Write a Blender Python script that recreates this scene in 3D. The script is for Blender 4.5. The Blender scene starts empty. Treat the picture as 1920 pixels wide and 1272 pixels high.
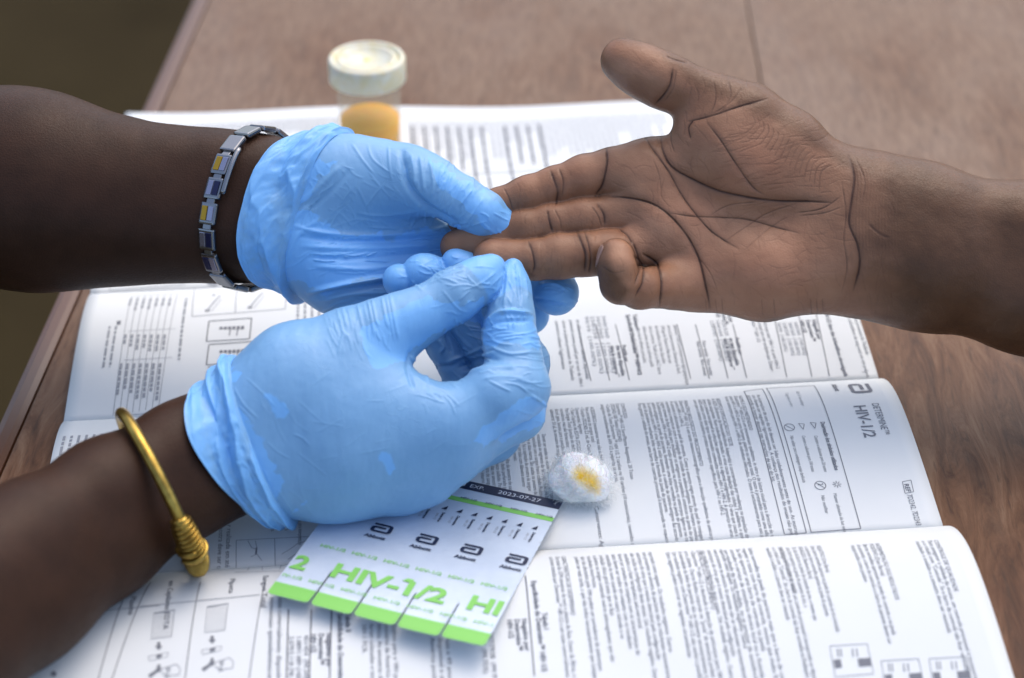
import bpy, math, random
import numpy as np
from mathutils import Vector

random.seed(7)
RNG = np.random.default_rng(11)
SC = bpy.context.scene
COL = SC.collection

# ------------------------------------------------------------------ camera
PITCH = math.radians(35.5)
FPX = 3193.0                                    # focal length in photograph pixels (1920 wide)
CAM = np.array([0.0, -0.743, 0.53])
FWD = np.array([0, math.cos(PITCH), -math.sin(PITCH)])
UPV = np.array([0, math.sin(PITCH), math.cos(PITCH)])
RGT = np.array([1.0, 0, 0])
cam_data = bpy.data.cameras.new('camera')
cam = bpy.data.objects.new('camera', cam_data)
COL.objects.link(cam)
cam.location = CAM
cam.rotation_euler = (math.pi / 2 - PITCH, 0, 0)
cam_data.sensor_width = 36
cam_data.lens = 36 * FPX / 1920
cam_data.clip_start = 0.05
cam_data.clip_end = 2000
cam_data.dof.use_dof = True
cam_data.dof.focus_distance = 0.812
cam_data.dof.aperture_fstop = 4.8
SC.camera = cam

# ------------------------------------------------------------------ sky, sun, exposure
world = bpy.data.worlds.new('World')
SC.world = world
world.use_nodes = True
wn = world.node_tree.nodes
wl = world.node_tree.links
for n in list(wn):
    wn.remove(n)
SUN_EL, SUN_AZ = math.radians(60), math.radians(32)     # azimuth measured from +Y towards +X
sky = wn.new('ShaderNodeTexSky')
sky.sky_type = 'NISHITA'
sky.sun_disc = False
sky.sun_elevation = SUN_EL
sky.sun_rotation = SUN_AZ
sky.dust_density = 3.6
sky.air_density = 1.0
bg = wn.new('ShaderNodeBackground')
bg.inputs['Strength'].default_value = 0.15
wo = wn.new('ShaderNodeOutputWorld')
wl.new(sky.outputs[0], bg.inputs[0])
wl.new(bg.outputs[0], wo.inputs[0])
sun_data = bpy.data.lights.new('sun', 'SUN')
sun_data.energy = 0.65
sun_data.angle = math.radians(95)
sun_data.color = (1.0, 0.88, 0.72)
sun = bpy.data.objects.new('sun', sun_data)
COL.objects.link(sun)
sun_dir = Vector((math.sin(SUN_AZ) * math.cos(SUN_EL), math.cos(SUN_AZ) * math.cos(SUN_EL), math.sin(SUN_EL)))
sun.rotation_euler = sun_dir.to_track_quat('Z', 'Y').to_euler()
SC.view_settings.view_transform = 'Standard'
SC.view_settings.look = 'None'
SC.view_settings.gamma = 1
SC.view_settings.exposure = 0.88


# ------------------------------------------------------------------ measuring helpers
def ray(x, y):
    return FWD + (x - 960) / FPX * RGT + (636 - y) / FPX * UPV


def at_depth(x, y, d):
    return CAM + ray(x, y) * d


def at_z(x, y, z=0.0):
    r = ray(x, y)
    return CAM + r * ((z - CAM[2]) / r[2])


def to_px(P):
    v = P - CAM
    d = v @ FWD
    return 960 + FPX * (v @ RGT) / d, 636 - FPX * (v @ UPV) / d, d


# ------------------------------------------------------------------ object helpers
def mesh_obj(name, verts, faces, mat=None, parent=None, smooth=False):
    me = bpy.data.meshes.new(name)
    me.from_pydata([tuple(v) for v in verts], [], [tuple(f) for f in faces])
    me.update()
    return link(name, me, mat, parent, smooth)


def mesh_fast(name, V, Q, mat=None, parent=None, smooth=True):
    me = bpy.data.meshes.new(name)
    V = np.asarray(V, np.float32)
    Q = np.asarray(Q, np.int32)
    k = Q.shape[1]
    me.vertices.add(len(V))
    me.vertices.foreach_set('co', V.ravel())
    me.loops.add(Q.size)
    me.loops.foreach_set('vertex_index', Q.ravel())
    me.polygons.add(len(Q))
    me.polygons.foreach_set('loop_start', np.arange(len(Q), dtype=np.int32) * k)
    try:
        me.polygons.foreach_set('loop_total', np.full(len(Q), k, np.int32))
    except Exception:
        pass
    me.update(calc_edges=True)
    me.validate()
    return link(name, me, mat, parent, smooth)


def link(name, me, mat=None, parent=None, smooth=False):
    o = bpy.data.objects.new(name, me)
    COL.objects.link(o)
    if mat is not None:
        me.materials.append(mat)
    if parent is not None:
        o.parent = parent
    if smooth:
        me.polygons.foreach_set('use_smooth', np.ones(len(me.polygons), bool))
    else:
        me.polygons.foreach_set('use_smooth', np.zeros(len(me.polygons), bool))
    return o


def empty(name, loc=(0, 0, 0)):
    o = bpy.data.objects.new(name, None)
    COL.objects.link(o)
    o.location = loc
    return o


def rebase(root):
    """children hold world coordinates: keep them there although the root stands at its base"""
    bpy.context.view_layer.update()
    for c in root.children:
        c.matrix_parent_inverse = root.matrix_world.inverted()


def tag(o, label, cat, group=None, kind=None):
    o['label'] = label
    o['category'] = cat
    if group:
        o['group'] = group
    if kind:
        o['kind'] = kind


def add_attr(o, name, arr):
    a = o.data.attributes.new(name, 'FLOAT', 'POINT')
    a.data.foreach_set('value', np.asarray(arr, np.float32))


def box_data(sx, sy, sz, bev=0.0):
    import bmesh
    bm = bmesh.new()
    bmesh.ops.create_cube(bm, size=1)
    for v in bm.verts:
        v.co.x *= sx
        v.co.y *= sy
        v.co.z *= sz
    if bev > 0:
        bmesh.ops.bevel(bm, geom=list(bm.edges), offset=bev, segments=2, affect='EDGES', profile=0.6)
    me = bpy.data.meshes.new('box')
    bm.to_mesh(me)
    bm.free()
    return me


def lathe(profile, n=64):
    V, Fc = [], []
    m = len(profile)
    for i in range(n):
        t = 2 * math.pi * i / n
        for r, z in profile:
            V.append((r * math.cos(t), r * math.sin(t), z))
    for i in range(n):
        j = (i + 1) % n
        for k in range(m - 1):
            Fc.append((i * m + k, j * m + k, j * m + k + 1, i * m + k + 1))
    return V, Fc


def tube(path, radii, n=16, closed=False, caps=True):
    """swept tube along points with parallel-transport frames"""
    path = np.asarray(path, float)
    m = len(path)
    radii = np.broadcast_to(radii, (m,))
    T = np.gradient(path, axis=0)
    if closed:
        T = np.roll(path, -1, 0) - np.roll(path, 1, 0)
    T /= np.linalg.norm(T, axis=1)[:, None]
    up = np.array([0, 0, 1.0]) if abs(T[0][2]) < 0.9 else np.array([1.0, 0, 0])
    nrm = np.cross(T[0], up)
    nrm /= np.linalg.norm(nrm)
    V, Fc = [], []
    for i in range(m):
        nrm = nrm - T[i] * (nrm @ T[i])
        nrm /= np.linalg.norm(nrm)
        b = np.cross(T[i], nrm)
        for k in range(n):
            a = 2 * math.pi * k / n
            V.append(path[i] + radii[i] * (math.cos(a) * nrm + math.sin(a) * b))
    for i in range(m if closed else m - 1):
        j = (i + 1) % m
        for k in range(n):
            l = (k + 1) % n
            Fc.append((i * n + k, i * n + l, j * n + l, j * n + k))
    if caps and not closed:
        Fc.append(tuple(range(n - 1, -1, -1)))
        Fc.append(tuple((m - 1) * n + k for k in range(n)))
    return V, Fc


# ------------------------------------------------------------------ numpy noise
_perm = RNG.random(4096).astype(np.float32)


def vnoise(P):
    P = np.asarray(P, float)
    I = np.floor(P).astype(np.int64)
    F = P - I
    F = F * F * (3 - 2 * F)

    def h(dx, dy, dz):
        k = ((I[:, 0] + dx) * 73856093) ^ ((I[:, 1] + dy) * 19349663) ^ ((I[:, 2] + dz) * 83492791)
        return _perm[k % 4096]
    x, y, z = F[:, 0], F[:, 1], F[:, 2]
    c00 = h(0, 0, 0) * (1 - x) + h(1, 0, 0) * x
    c10 = h(0, 1, 0) * (1 - x) + h(1, 1, 0) * x
    c01 = h(0, 0, 1) * (1 - x) + h(1, 0, 1) * x
    c11 = h(0, 1, 1) * (1 - x) + h(1, 1, 1) * x
    return (c00 * (1 - y) + c10 * y) * (1 - z) + (c01 * (1 - y) + c11 * y) * z


def fbm(P, o=3):
    s, a, t = 0, 1.0, 0
    P = np.asarray(P, float)
    for _ in range(o):
        s = s + a * vnoise(P)
        t += a
        P = P * 2.03 + 17.3
        a *= 0.5
    return s / t


def sstep(a, b, x):
    t = np.clip((x - a) / (b - a), 0, 1)
    return t * t * (3 - 2 * t)


# ------------------------------------------------------------------ implicit bodies (smoothly joined tapered limbs)
def sd_cone(P, a, b, ra, rb):
    ba = b - a
    l2 = ba @ ba
    rr = ra - rb
    a2 = l2 - rr * rr
    il2 = 1.0 / l2
    pa = P - a
    y = pa @ ba
    z = y - l2
    q = pa * l2 - y[:, None] * ba
    x2 = np.einsum('ij,ij->i', q, q)
    y2 = y * y * l2
    z2 = z * z * l2
    k = np.sign(rr) * rr * rr * x2
    d = (np.sqrt(np.maximum(x2 * a2 * il2, 0)) + y * rr) * il2 - ra
    m1 = np.sign(z) * a2 * z2 > k
    m2 = np.sign(y) * a2 * y2 < k
    d = np.where(m2, np.sqrt(x2 + y2) * il2 - ra, d)
    d = np.where(m1, np.sqrt(x2 + z2) * il2 - rb, d)
    return d


def sd_ell(P, c, M, r):
    q = (P - c) @ M.T
    k0 = np.linalg.norm(q / r, axis=1)
    k1 = np.linalg.norm(q / (r * r), axis=1)
    return np.where(k1 > 1e-9, k0 * (k0 - 1.0) / np.maximum(k1, 1e-9), -min(r))


def smin(a, b, k):
    if k <= 0:
        return np.minimum(a, b)
    h = np.maximum(k - np.abs(a - b), 0) / k
    return np.minimum(a, b) - h * h * k * 0.25


VIEWM = np.array([RGT, UPV, -FWD])


_balls = {}


def balls(prims):
    k = id(prims)
    if k not in _balls or _balls[k][2] is not prims or len(_balls[k][1]) != len(prims):
        c = np.array([(p[1] + p[2]) / 2 if p[0] == 'c' else p[1] for p in prims])
        r = np.array([np.linalg.norm(p[2] - p[1]) / 2 + max(p[3], p[4]) if p[0] == 'c' else max(p[3]) for p in prims])
        _balls[k] = (c, r, prims)
    return _balls[k]


def near(prims, c, R):
    bc, br, _ = balls(prims)
    return [prims[i] for i in np.nonzero(np.linalg.norm(bc - c, axis=1) < br + R + 0.022)[0]]


def prim(P, p):
    return sd_cone(P, *p[1:]) if p[0] == 'c' else sd_ell(P, *p[1:])


def chain_sdf(P, prims, ki, c, R):
    """distance to one smoothly joined chain; pieces far from this handful of points are skipped"""
    d = None
    for p in near(prims, c, R):
        e = prim(P, p)
        d = e if d is None else smin(d, e, ki)
    return d


class Body:
    """joints are measured in photograph pixels plus centimetres towards the viewer, then become 3D points"""

    def __init__(self, d0):
        self.d0 = d0
        self.groups = []

    def pt(self, x, y, w):
        return at_depth(x, y, self.d0 - w / 100.0)

    def chain(self, js, k=0.004):
        g = []
        for (x0, y0, w0, r0), (x1, y1, w1, r1) in zip(js[:-1], js[1:]):
            d_0, d_1 = self.d0 - w0 / 100, self.d0 - w1 / 100
            a, b = at_depth(x0, y0, d_0), at_depth(x1, y1, d_1)
            ra, rb = r0 * d_0 / FPX, r1 * d_1 / FPX
            L = np.linalg.norm(b - a)
            if abs(ra - rb) > 0.95 * L:
                rb = ra - 0.95 * L * np.sign(ra - rb)
            g.append(('c', a, b, ra, rb))
        return (g, k)

    def ell(self, x, y, w, rx, ry, rz_cm, rot=0.0):
        d = self.d0 - w / 100
        c, s = math.cos(rot), math.sin(rot)
        Rm = np.array([[c, s, 0], [-s, c, 0], [0, 0, 1]]) @ VIEWM
        return ('e', at_depth(x, y, d), Rm, np.array([rx * d / FPX, ry * d / FPX, rz_cm / 100]))

    def add(self, group, k):
        self.groups.append((group, k))

    fingers, kf = (), 0.005

    def sdf(self, P):
        """evaluated cell by cell so that each handful of points meets only the pieces near it"""
        out = np.empty(len(P))
        key = np.floor(P / 0.028).astype(np.int64)
        key = (key[:, 0] * 4001 + key[:, 1]) * 4001 + key[:, 2]
        order = np.argsort(key, kind='stable')
        cuts = np.nonzero(np.diff(key[order]))[0] + 1
        for ix in np.split(order, cuts):
            out[ix] = self.sdf_cell(P[ix])
        return out

    def sdf_cell(self, P):
        lo, hi = P.min(0), P.max(0)
        c, R = (lo + hi) / 2, np.linalg.norm(hi - lo) / 2
        tot = None
        for (prims, ki), k in self.groups:
            d = chain_sdf(P, prims, ki, c, R)
            if d is not None:
                tot = d if tot is None else smin(tot, d, k)
        fd = None
        for prims, ki in self.fingers:           # fingers touch one another without melting together
            d = chain_sdf(P, prims, ki, c, R)
            if d is not None:
                fd = d if fd is None else smin(fd, d, 0.0006)
        if fd is not None:
            tot = fd if tot is None else smin(tot, fd, self.kf)
        return np.full(len(P), 0.03) if tot is None else np.minimum(tot, 0.03)

    def bounds(self):
        lo, hi = np.full(3, 9.0), np.full(3, -9.0)
        for prims, ki in [g for g, k in self.groups] + list(self.fingers):
            for p in prims:
                if p[0] == 'c':
                    for c, r in ((p[1], p[3]), (p[2], p[4])):
                        lo = np.minimum(lo, c - r)
                        hi = np.maximum(hi, c + r)
                else:
                    r = max(p[3])
                    lo = np.minimum(lo, p[1] - r)
                    hi = np.maximum(hi, p[1] + r)
        return lo - 0.014, hi + 0.014

    def surface(self, h):
        lo, hi = self.bounds()
        B = 6
        nb = np.ceil((hi - lo) / (h * B)).astype(int)
        n = nb * B + 1
        D = np.full(n, 1.0, np.float32)
        bi = np.stack(np.meshgrid(*[np.arange(k) for k in nb], indexing='ij'), -1).reshape(-1, 3)
        cen = lo + (bi + 0.5) * (h * B)
        dc = np.concatenate([self.sdf(c) for c in np.array_split(cen, max(1, len(cen) // 200000))])
        lim = h * B * 0.9 + 0.003
        for b in bi[dc < -lim]:
            D[b[0] * B:b[0] * B + B + 1, b[1] * B:b[1] * B + B + 1, b[2] * B:b[2] * B + B + 1] = -1
        act = bi[np.abs(dc) <= lim]
        off = np.stack(np.meshgrid(*[np.arange(B + 1)] * 3, indexing='ij'), -1).reshape(-1, 3)
        for ch in np.array_split(act, max(1, len(act) // 3000)):
            idx = (ch[:, None, :] * B + off[None]).reshape(-1, 3)
            D[idx[:, 0], idx[:, 1], idx[:, 2]] = self.sdf(lo + idx * h)
        S = D < 0
        cs = [S[i:n[0] - 1 + i, j:n[1] - 1 + j, k:n[2] - 1 + k] for i in (0, 1) for j in (0, 1) for k in (0, 1)]
        cnt = sum(c.astype(np.int8) for c in cs)
        cells = np.argwhere((cnt > 0) & (cnt < 8))
        ids = np.full(cnt.shape, -1, np.int32)
        ids[cells[:, 0], cells[:, 1], cells[:, 2]] = np.arange(len(cells))
        acc = np.zeros((len(cells), 3))
        num = np.zeros(len(cells))
        corners = [np.array((i, j, k)) for i in (0, 1) for j in (0, 1) for k in (0, 1)]
        for a in corners:
            for ax in range(3):
                if a[ax] == 0:
                    b = a.copy()
                    b[ax] = 1
                    ia, ib = cells + a, cells + b
                    da = D[ia[:, 0], ia[:, 1], ia[:, 2]]
                    db = D[ib[:, 0], ib[:, 1], ib[:, 2]]
                    m = (da < 0) != (db < 0)
                    t = np.where(m, da / np.where(m, da - db, 1), 0)
                    acc += np.where(m[:, None], a + t[:, None] * (b - a), 0)
                    num += m
        V = lo + (cells + acc / num[:, None]) * h
        Q = []
        for ax in range(3):
            o1, o2 = [(1, 2), (2, 0), (0, 1)][ax]
            sl0 = [slice(None)] * 3
            sl1 = [slice(None)] * 3
            sl0[ax] = slice(0, -1)
            sl1[ax] = slice(1, None)
            s0, s1 = S[tuple(sl0)], S[tuple(sl1)]
            e = np.argwhere(s0 != s1)
            ok = (e[:, o1] > 0) & (e[:, o2] > 0) & (e[:, o1] < ids.shape[o1]) & (e[:, o2] < ids.shape[o2])
            e = e[ok]
            fl = s0[e[:, 0], e[:, 1], e[:, 2]]

            def cid(d1, d2):
                c = e.copy()
                c[:, o1] -= d1
                c[:, o2] -= d2
                return ids[c[:, 0], c[:, 1], c[:, 2]]
            q = np.stack([cid(1, 1), cid(0, 1), cid(0, 0), cid(1, 0)], 1)
            q[~fl] = q[~fl][:, ::-1]
            Q.append(q)
        Q = np.concatenate(Q)
        Q = Q[(Q >= 0).all(1)]
        V = self.settle(V, h)
        return V, Q, mesh_normals(V, Q)

    def settle(self, V, h):
        d = self.sdf(V)
        e = 0.0004
        g = np.stack([self.sdf(V + np.eye(3)[i] * e) - d for i in range(3)], 1)
        g /= np.maximum(np.linalg.norm(g, axis=1), 1e-9)[:, None]
        return V - g * np.clip(d, -h, h)[:, None]


def mesh_normals(V, Q):
    n = np.cross(V[Q[:, 2]] - V[Q[:, 0]], V[Q[:, 3]] - V[Q[:, 1]])
    out = np.zeros_like(V)
    for c in range(3):
        w = np.concatenate([n[:, c]] * 4)
        out[:, c] = np.bincount(Q.T.ravel(), w, len(V))
    return out / np.maximum(np.linalg.norm(out, axis=1), 1e-12)[:, None]


def poly_dist(px, py, pts):
    """distance in pixels to a polyline and position 0..1 along it"""
    best = np.full(len(px), 1e9)
    par = np.zeros(len(px))
    seg = [math.dist(a, b) for a, b in zip(pts[:-1], pts[1:])]
    tot, run = sum(seg), 0
    for (a, b), L in zip(zip(pts[:-1], pts[1:]), seg):
        dx, dy = (b[0] - a[0]) / L, (b[1] - a[1]) / L
        t = np.clip((px - a[0]) * dx + (py - a[1]) * dy, 0, L)
        d = np.hypot(px - a[0] - t * dx, py - a[1] - t * dy)
        m = d < best
        best = np.where(m, d, best)
        par = np.where(m, (run + t) / tot, par)
        run += L
    return best, par


def smooth_line(pts, n=6):
    """Catmull-Rom through the points"""
    if len(pts) < 3:
        return pts
    P = np.array([pts[0]] + list(pts) + [pts[-1]], float)
    out = []
    for i in range(1, len(P) - 2):
        for t in np.linspace(0, 1, n, endpoint=False):
            a, b, c, d = P[i - 1], P[i], P[i + 1], P[i + 2]
            out.append(tuple(0.5 * (2 * b + (c - a) * t + (2 * a - 5 * b + 4 * c - d) * t * t + (3 * b - a - 3 * c + d) * t ** 3)))
    out.append(tuple(P[-2]))
    return out


def lines_field(px, py, facing, lines):
    """sum of soft lines: each (points, width_px, strength)"""
    f = np.zeros(len(px))
    for pts, w, s in lines:
        pts = smooth_line(pts)
        xs, ys = [p[0] for p in pts], [p[1] for p in pts]
        m = (px > min(xs) - 4 * w) & (px < max(xs) + 4 * w) & (py > min(ys) - 4 * w) & (py < max(ys) + 4 * w) & facing
        i = np.nonzero(m)[0]
        if not len(i):
            continue
        d, t = poly_dist(px[i], py[i], pts)
        taper = np.clip(np.minimum(t, 1 - t) * 6 + 0.25, 0, 1)
        v = s * np.exp(-(d / w) ** 2) * taper
        f[i] = np.where(np.abs(v) > np.abs(f[i]), v, f[i] + 0.3 * v)
    return f


def in_poly(px, py, poly):
    """signed distance, negative inside"""
    pts = list(poly) + [poly[0]]
    d, _ = poly_dist(px, py, pts)
    ins = np.zeros(len(px), bool)
    for (x0, y0), (x1, y1) in zip(pts[:-1], pts[1:]):
        c = ((y0 > py) != (y1 > py)) & (px < (x1 - x0) * (py - y0) / (y1 - y0 + 1e-9) + x0)
        ins ^= c
    return np.where(ins, -d, d)


# ------------------------------------------------------------------ materials
def new_mat(name):
    m = bpy.data.materials.new(name)
    m.use_nodes = True
    nt = m.node_tree
    return m, nt, nt.nodes['Principled BSDF']


def N(nt, t, **kw):
    n = nt.nodes.new(t)
    for k, v in kw.items():
        if k in n.inputs:
            n.inputs[k].default_value = v
        else:
            setattr(n, k, v)
    return n


def mixc(nt, fac, a, b, blend='MIX'):
    n = nt.nodes.new('ShaderNodeMix')
    n.data_type = 'RGBA'
    n.blend_type = blend
    for s, v in ((n.inputs[0], fac), (n.inputs[6], a), (n.inputs[7], b)):
        if isinstance(v, (int, float)):
            s.default_value = v
        elif isinstance(v, tuple):
            s.default_value = (*v, 1)
        else:
            nt.links.new(v, s)
    return n.outputs[2]


def ramp(nt, src, stops):
    n = nt.nodes.new('ShaderNodeValToRGB')
    el = n.color_ramp.elements
    while len(el) > 1:
        el.remove(el[-1])
    el[0].position, el[0].color = stops[0][0], (*stops[0][1], 1) if isinstance(stops[0][1], tuple) else (stops[0][1],) * 3 + (1,)
    for p, c in stops[1:]:
        e = el.new(p)
        e.color = (*c, 1) if isinstance(c, tuple) else (c, c, c, 1)
    nt.links.new(src, n.inputs[0])
    return n.outputs[0]


def math_n(nt, op, a, b=None):
    n = nt.nodes.new('ShaderNodeMath')
    n.operation = op
    for i, v in enumerate((a, b)):
        if v is None:
            continue
        if isinstance(v, (int, float)):
            n.inputs[i].default_value = v
        else:
            nt.links.new(v, n.inputs[i])
    return n.outputs[0]


def noise_n(nt, scale, detail=4, rough=0.55, vec=None, dist=0.0):
    n = N(nt, 'ShaderNodeTexNoise')
    n.inputs['Scale'].default_value = scale
    n.inputs['Detail'].default_value = detail
    n.inputs['Roughness'].default_value = rough
    n.inputs['Distortion'].default_value = dist
    if vec is not None:
        nt.links.new(vec, n.inputs['Vector'])
    return n.outputs[0]


def coords(nt, scale=(1, 1, 1), rot=(0, 0, 0)):
    tc = N(nt, 'ShaderNodeTexCoord')
    mp = N(nt, 'ShaderNodeMapping')
    mp.inputs['Scale'].default_value = scale
    mp.inputs['Rotation'].default_value = rot
    nt.links.new(tc.outputs['Object'], mp.inputs[0])
    return mp.outputs[0]


def bump(nt, h, strength, dist, bsdf, prev=None):
    b = N(nt, 'ShaderNodeBump')
    b.inputs['Strength'].default_value = strength
    b.inputs['Distance'].default_value = dist
    nt.links.new(h, b.inputs['Height'])
    if prev is not None:
        nt.links.new(prev, b.inputs['Normal'])
    nt.links.new(b.outputs[0], bsdf.inputs['Normal'])
    return b.outputs[0]


def attr(nt, name):
    n = N(nt, 'ShaderNodeAttribute')
    n.attribute_name = name
    return n.outputs['Fac']


def mat_simple(name, col, rough=0.5, metal=0.0, spec=0.5):
    m, nt, b = new_mat(name)
    b.inputs['Base Color'].default_value = (*col, 1)
    b.inputs['Roughness'].default_value = rough
    b.inputs['Metallic'].default_value = metal
    b.inputs['Specular IOR Level'].default_value = spec
    return m


def mat_wood():
    m, nt, b = new_mat('worn_wood')
    v = coords(nt, (1, 0.16, 1), (0, 0, 0.10))
    v2 = coords(nt, (1, 1, 1))
    g = noise_n(nt, 95, 9, 0.7, v, 1.2)
    g2 = noise_n(nt, 330, 5, 0.65, coords(nt, (1, 0.14, 1), (0, 0, 0.10)), 0.4)
    pores = ramp(nt, noise_n(nt, 520, 2, 0.5, coords(nt, (1, 0.11, 1), (0, 0, 0.10))), [(0.60, 0.0), (0.70, 0.45)])
    big = noise_n(nt, 5.0, 4, 0.6, coords(nt, (1, 0.45, 1)), 0.8)
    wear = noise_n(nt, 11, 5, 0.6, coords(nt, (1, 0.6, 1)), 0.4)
    c = ramp(nt, g, [(0.32, (0.044, 0.016, 0.007)), (0.5, (0.122, 0.056, 0.027)), (0.68, (0.20, 0.115, 0.066))])
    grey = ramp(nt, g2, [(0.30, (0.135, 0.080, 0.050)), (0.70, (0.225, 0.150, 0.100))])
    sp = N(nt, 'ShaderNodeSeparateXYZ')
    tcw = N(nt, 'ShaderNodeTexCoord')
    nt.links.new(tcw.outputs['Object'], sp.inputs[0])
    far_sheen = math_n(nt, 'MULTIPLY', sp.outputs['Y'], 0.55)  # far side greyer and lighter: sky sheen on the tabletop painted into the colour
    wear_sheen = ramp(nt, math_n(nt, 'ADD', wear, far_sheen), [(0.40, 0.08), (0.66, 0.85)])  # random worn patches plus the painted sheen gradient
    c = mixc(nt, wear_sheen, c, grey)
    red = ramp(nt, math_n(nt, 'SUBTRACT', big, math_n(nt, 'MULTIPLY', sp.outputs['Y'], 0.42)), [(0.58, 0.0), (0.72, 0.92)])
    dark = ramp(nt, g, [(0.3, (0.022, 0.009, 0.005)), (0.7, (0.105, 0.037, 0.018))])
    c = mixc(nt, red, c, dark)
    c = mixc(nt, pores, c, (0.04, 0.022, 0.014))
    spots = ramp(nt, noise_n(nt, 90, 3, 0.6, v2), [(0.70, 0.0), (0.78, 0.3)])
    c = mixc(nt, spots, c, (0.05, 0.03, 0.022))
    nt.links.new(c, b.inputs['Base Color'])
    b.inputs['Specular IOR Level'].default_value = 0.2
    r = ramp(nt, big, [(0.5, 0.52), (0.68, 0.36)])
    nt.links.new(r, b.inputs['Roughness'])
    h = math_n(nt, 'ADD', g, math_n(nt, 'MULTIPLY', g2, 0.6))
    bump(nt, h, 0.55, 0.0012, b)
    return m


def mat_paper():
    m, nt, b = new_mat('leaflet_paper')
    n = noise_n(nt, 300, 3, 0.6, coords(nt))
    n2 = noise_n(nt, 14, 3, 0.6, coords(nt))
    c = ramp(nt, n2, [(0.3, (0.625, 0.655, 0.66)), (0.7, (0.665, 0.695, 0.70))])
    nt.links.new(c, b.inputs['Base Color'])
    b.inputs['Roughness'].default_value = 0.6
    b.inputs['Specular IOR Level'].default_value = 0.15
    h = math_n(nt, 'ADD', math_n(nt, 'MULTIPLY', n, 0.05), n2)
    bump(nt, h, 0.25, 0.0015, b)
    return m


def mat_skin(name, dark, palm, crease_c, rough=0.5, sss=0.06):
    m, nt, b = new_mat(name)
    v = coords(nt)
    mott = noise_n(nt, 70, 5, 0.6, v)
    fine = noise_n(nt, 900, 3, 0.6, v)
    d = mixc(nt, ramp(nt, mott, [(0.3, 0.0), (0.7, 1.0)]), tuple(x * 0.82 for x in dark), tuple(x * 1.18 for x in dark))
    p = mixc(nt, ramp(nt, mott, [(0.32, 0.0), (0.68, 1.0)]), tuple(np.array(palm) * (0.88, 0.83, 0.8)), tuple(np.array(palm) * (1.1, 1.08, 1.06)))
    red = ramp(nt, noise_n(nt, 28, 3, 0.5, v), [(0.45, 0.0), (0.75, 0.45)])
    p = mixc(nt, red, p, tuple(np.array(palm) * (1.08, 0.82, 0.74)))
    c = mixc(nt, attr(nt, 'palmar'), d, p)
    c = mixc(nt, attr(nt, 'crease'), c, crease_c)
    nt.links.new(c, b.inputs['Base Color'])
    r = ramp(nt, fine, [(0.3, rough - 0.06), (0.7, rough + 0.1)])
    nt.links.new(r, b.inputs['Roughness'])
    b.inputs['Specular IOR Level'].default_value = 0.32 if sss > 0.05 else 0.18
    b.inputs['Subsurface Weight'].default_value = sss
    b.inputs['Subsurface Radius'].default_value = (0.6, 0.25, 0.15)
    b.inputs['Subsurface Scale'].default_value = 0.004
    vo = N(nt, 'ShaderNodeTexVoronoi')
    vo.inputs['Scale'].default_value = 1100
    nt.links.new(v, vo.inputs['Vector'])
    h = math_n(nt, 'ADD', math_n(nt, 'MULTIPLY', fine, 0.6), math_n(nt, 'MULTIPLY', vo.outputs['Distance'], 0.7))
    bump(nt, h, 0.26, 0.0004, b)
    return m


def mat_glove():
    m, nt, b = new_mat('nitrile_glove')
    v = coords(nt)
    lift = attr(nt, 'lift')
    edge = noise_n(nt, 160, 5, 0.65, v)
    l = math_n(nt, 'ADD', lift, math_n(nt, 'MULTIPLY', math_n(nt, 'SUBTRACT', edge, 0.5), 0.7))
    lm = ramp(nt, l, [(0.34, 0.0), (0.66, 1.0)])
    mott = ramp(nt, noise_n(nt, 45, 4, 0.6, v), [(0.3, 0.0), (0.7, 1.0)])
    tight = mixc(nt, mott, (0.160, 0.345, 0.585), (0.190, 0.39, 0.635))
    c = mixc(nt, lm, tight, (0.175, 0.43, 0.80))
    dust = ramp(nt, noise_n(nt, 520, 4, 0.7, v), [(0.62, 0.0), (0.78, 0.22)])
    c = mixc(nt, dust, c, (0.45, 0.62, 0.85))
    nt.links.new(c, b.inputs['Base Color'])
    b.inputs['Roughness'].default_value = 0.43
    b.inputs['Specular IOR Level'].default_value = 0.4
    b.inputs['Subsurface Weight'].default_value = 0.05
    b.inputs['Subsurface Radius'].default_value = (0.2, 0.4, 0.8)
    b.inputs['Subsurface Scale'].default_value = 0.003
    f = noise_n(nt, 1300, 3, 0.6, v)
    cr = N(nt, 'ShaderNodeTexVoronoi')
    cr.feature = 'DISTANCE_TO_EDGE'
    cr.inputs['Scale'].default_value = 75
    mp = N(nt, 'ShaderNodeVectorMath')
    mp.operation = 'ADD'
    nz = N(nt, 'ShaderNodeTexNoise')
    nz.inputs['Scale'].default_value = 60
    nt.links.new(v, nz.inputs['Vector'])
    sc = N(nt, 'ShaderNodeVectorMath')
    sc.operation = 'SCALE'
    sc.inputs['Scale'].default_value = 0.05
    nt.links.new(nz.outputs['Color'], sc.inputs[0])
    nt.links.new(v, mp.inputs[0])
    nt.links.new(sc.outputs[0], mp.inputs[1])
    nt.links.new(mp.outputs[0], cr.inputs['Vector'])
    thin = ramp(nt, cr.outputs['Distance'], [(0.0, 1.0), (0.03, 0.0)])
    msk = ramp(nt, noise_n(nt, 30, 2, 0.5, v), [(0.5, 0.0), (0.66, 1.0)])
    h = math_n(nt, 'ADD', math_n(nt, 'MULTIPLY', f, 0.25), math_n(nt, 'MULTIPLY', math_n(nt, 'MULTIPLY', thin, msk), 0.5))
    bump(nt, h, 0.30, 0.0005, b)
    return m


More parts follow.
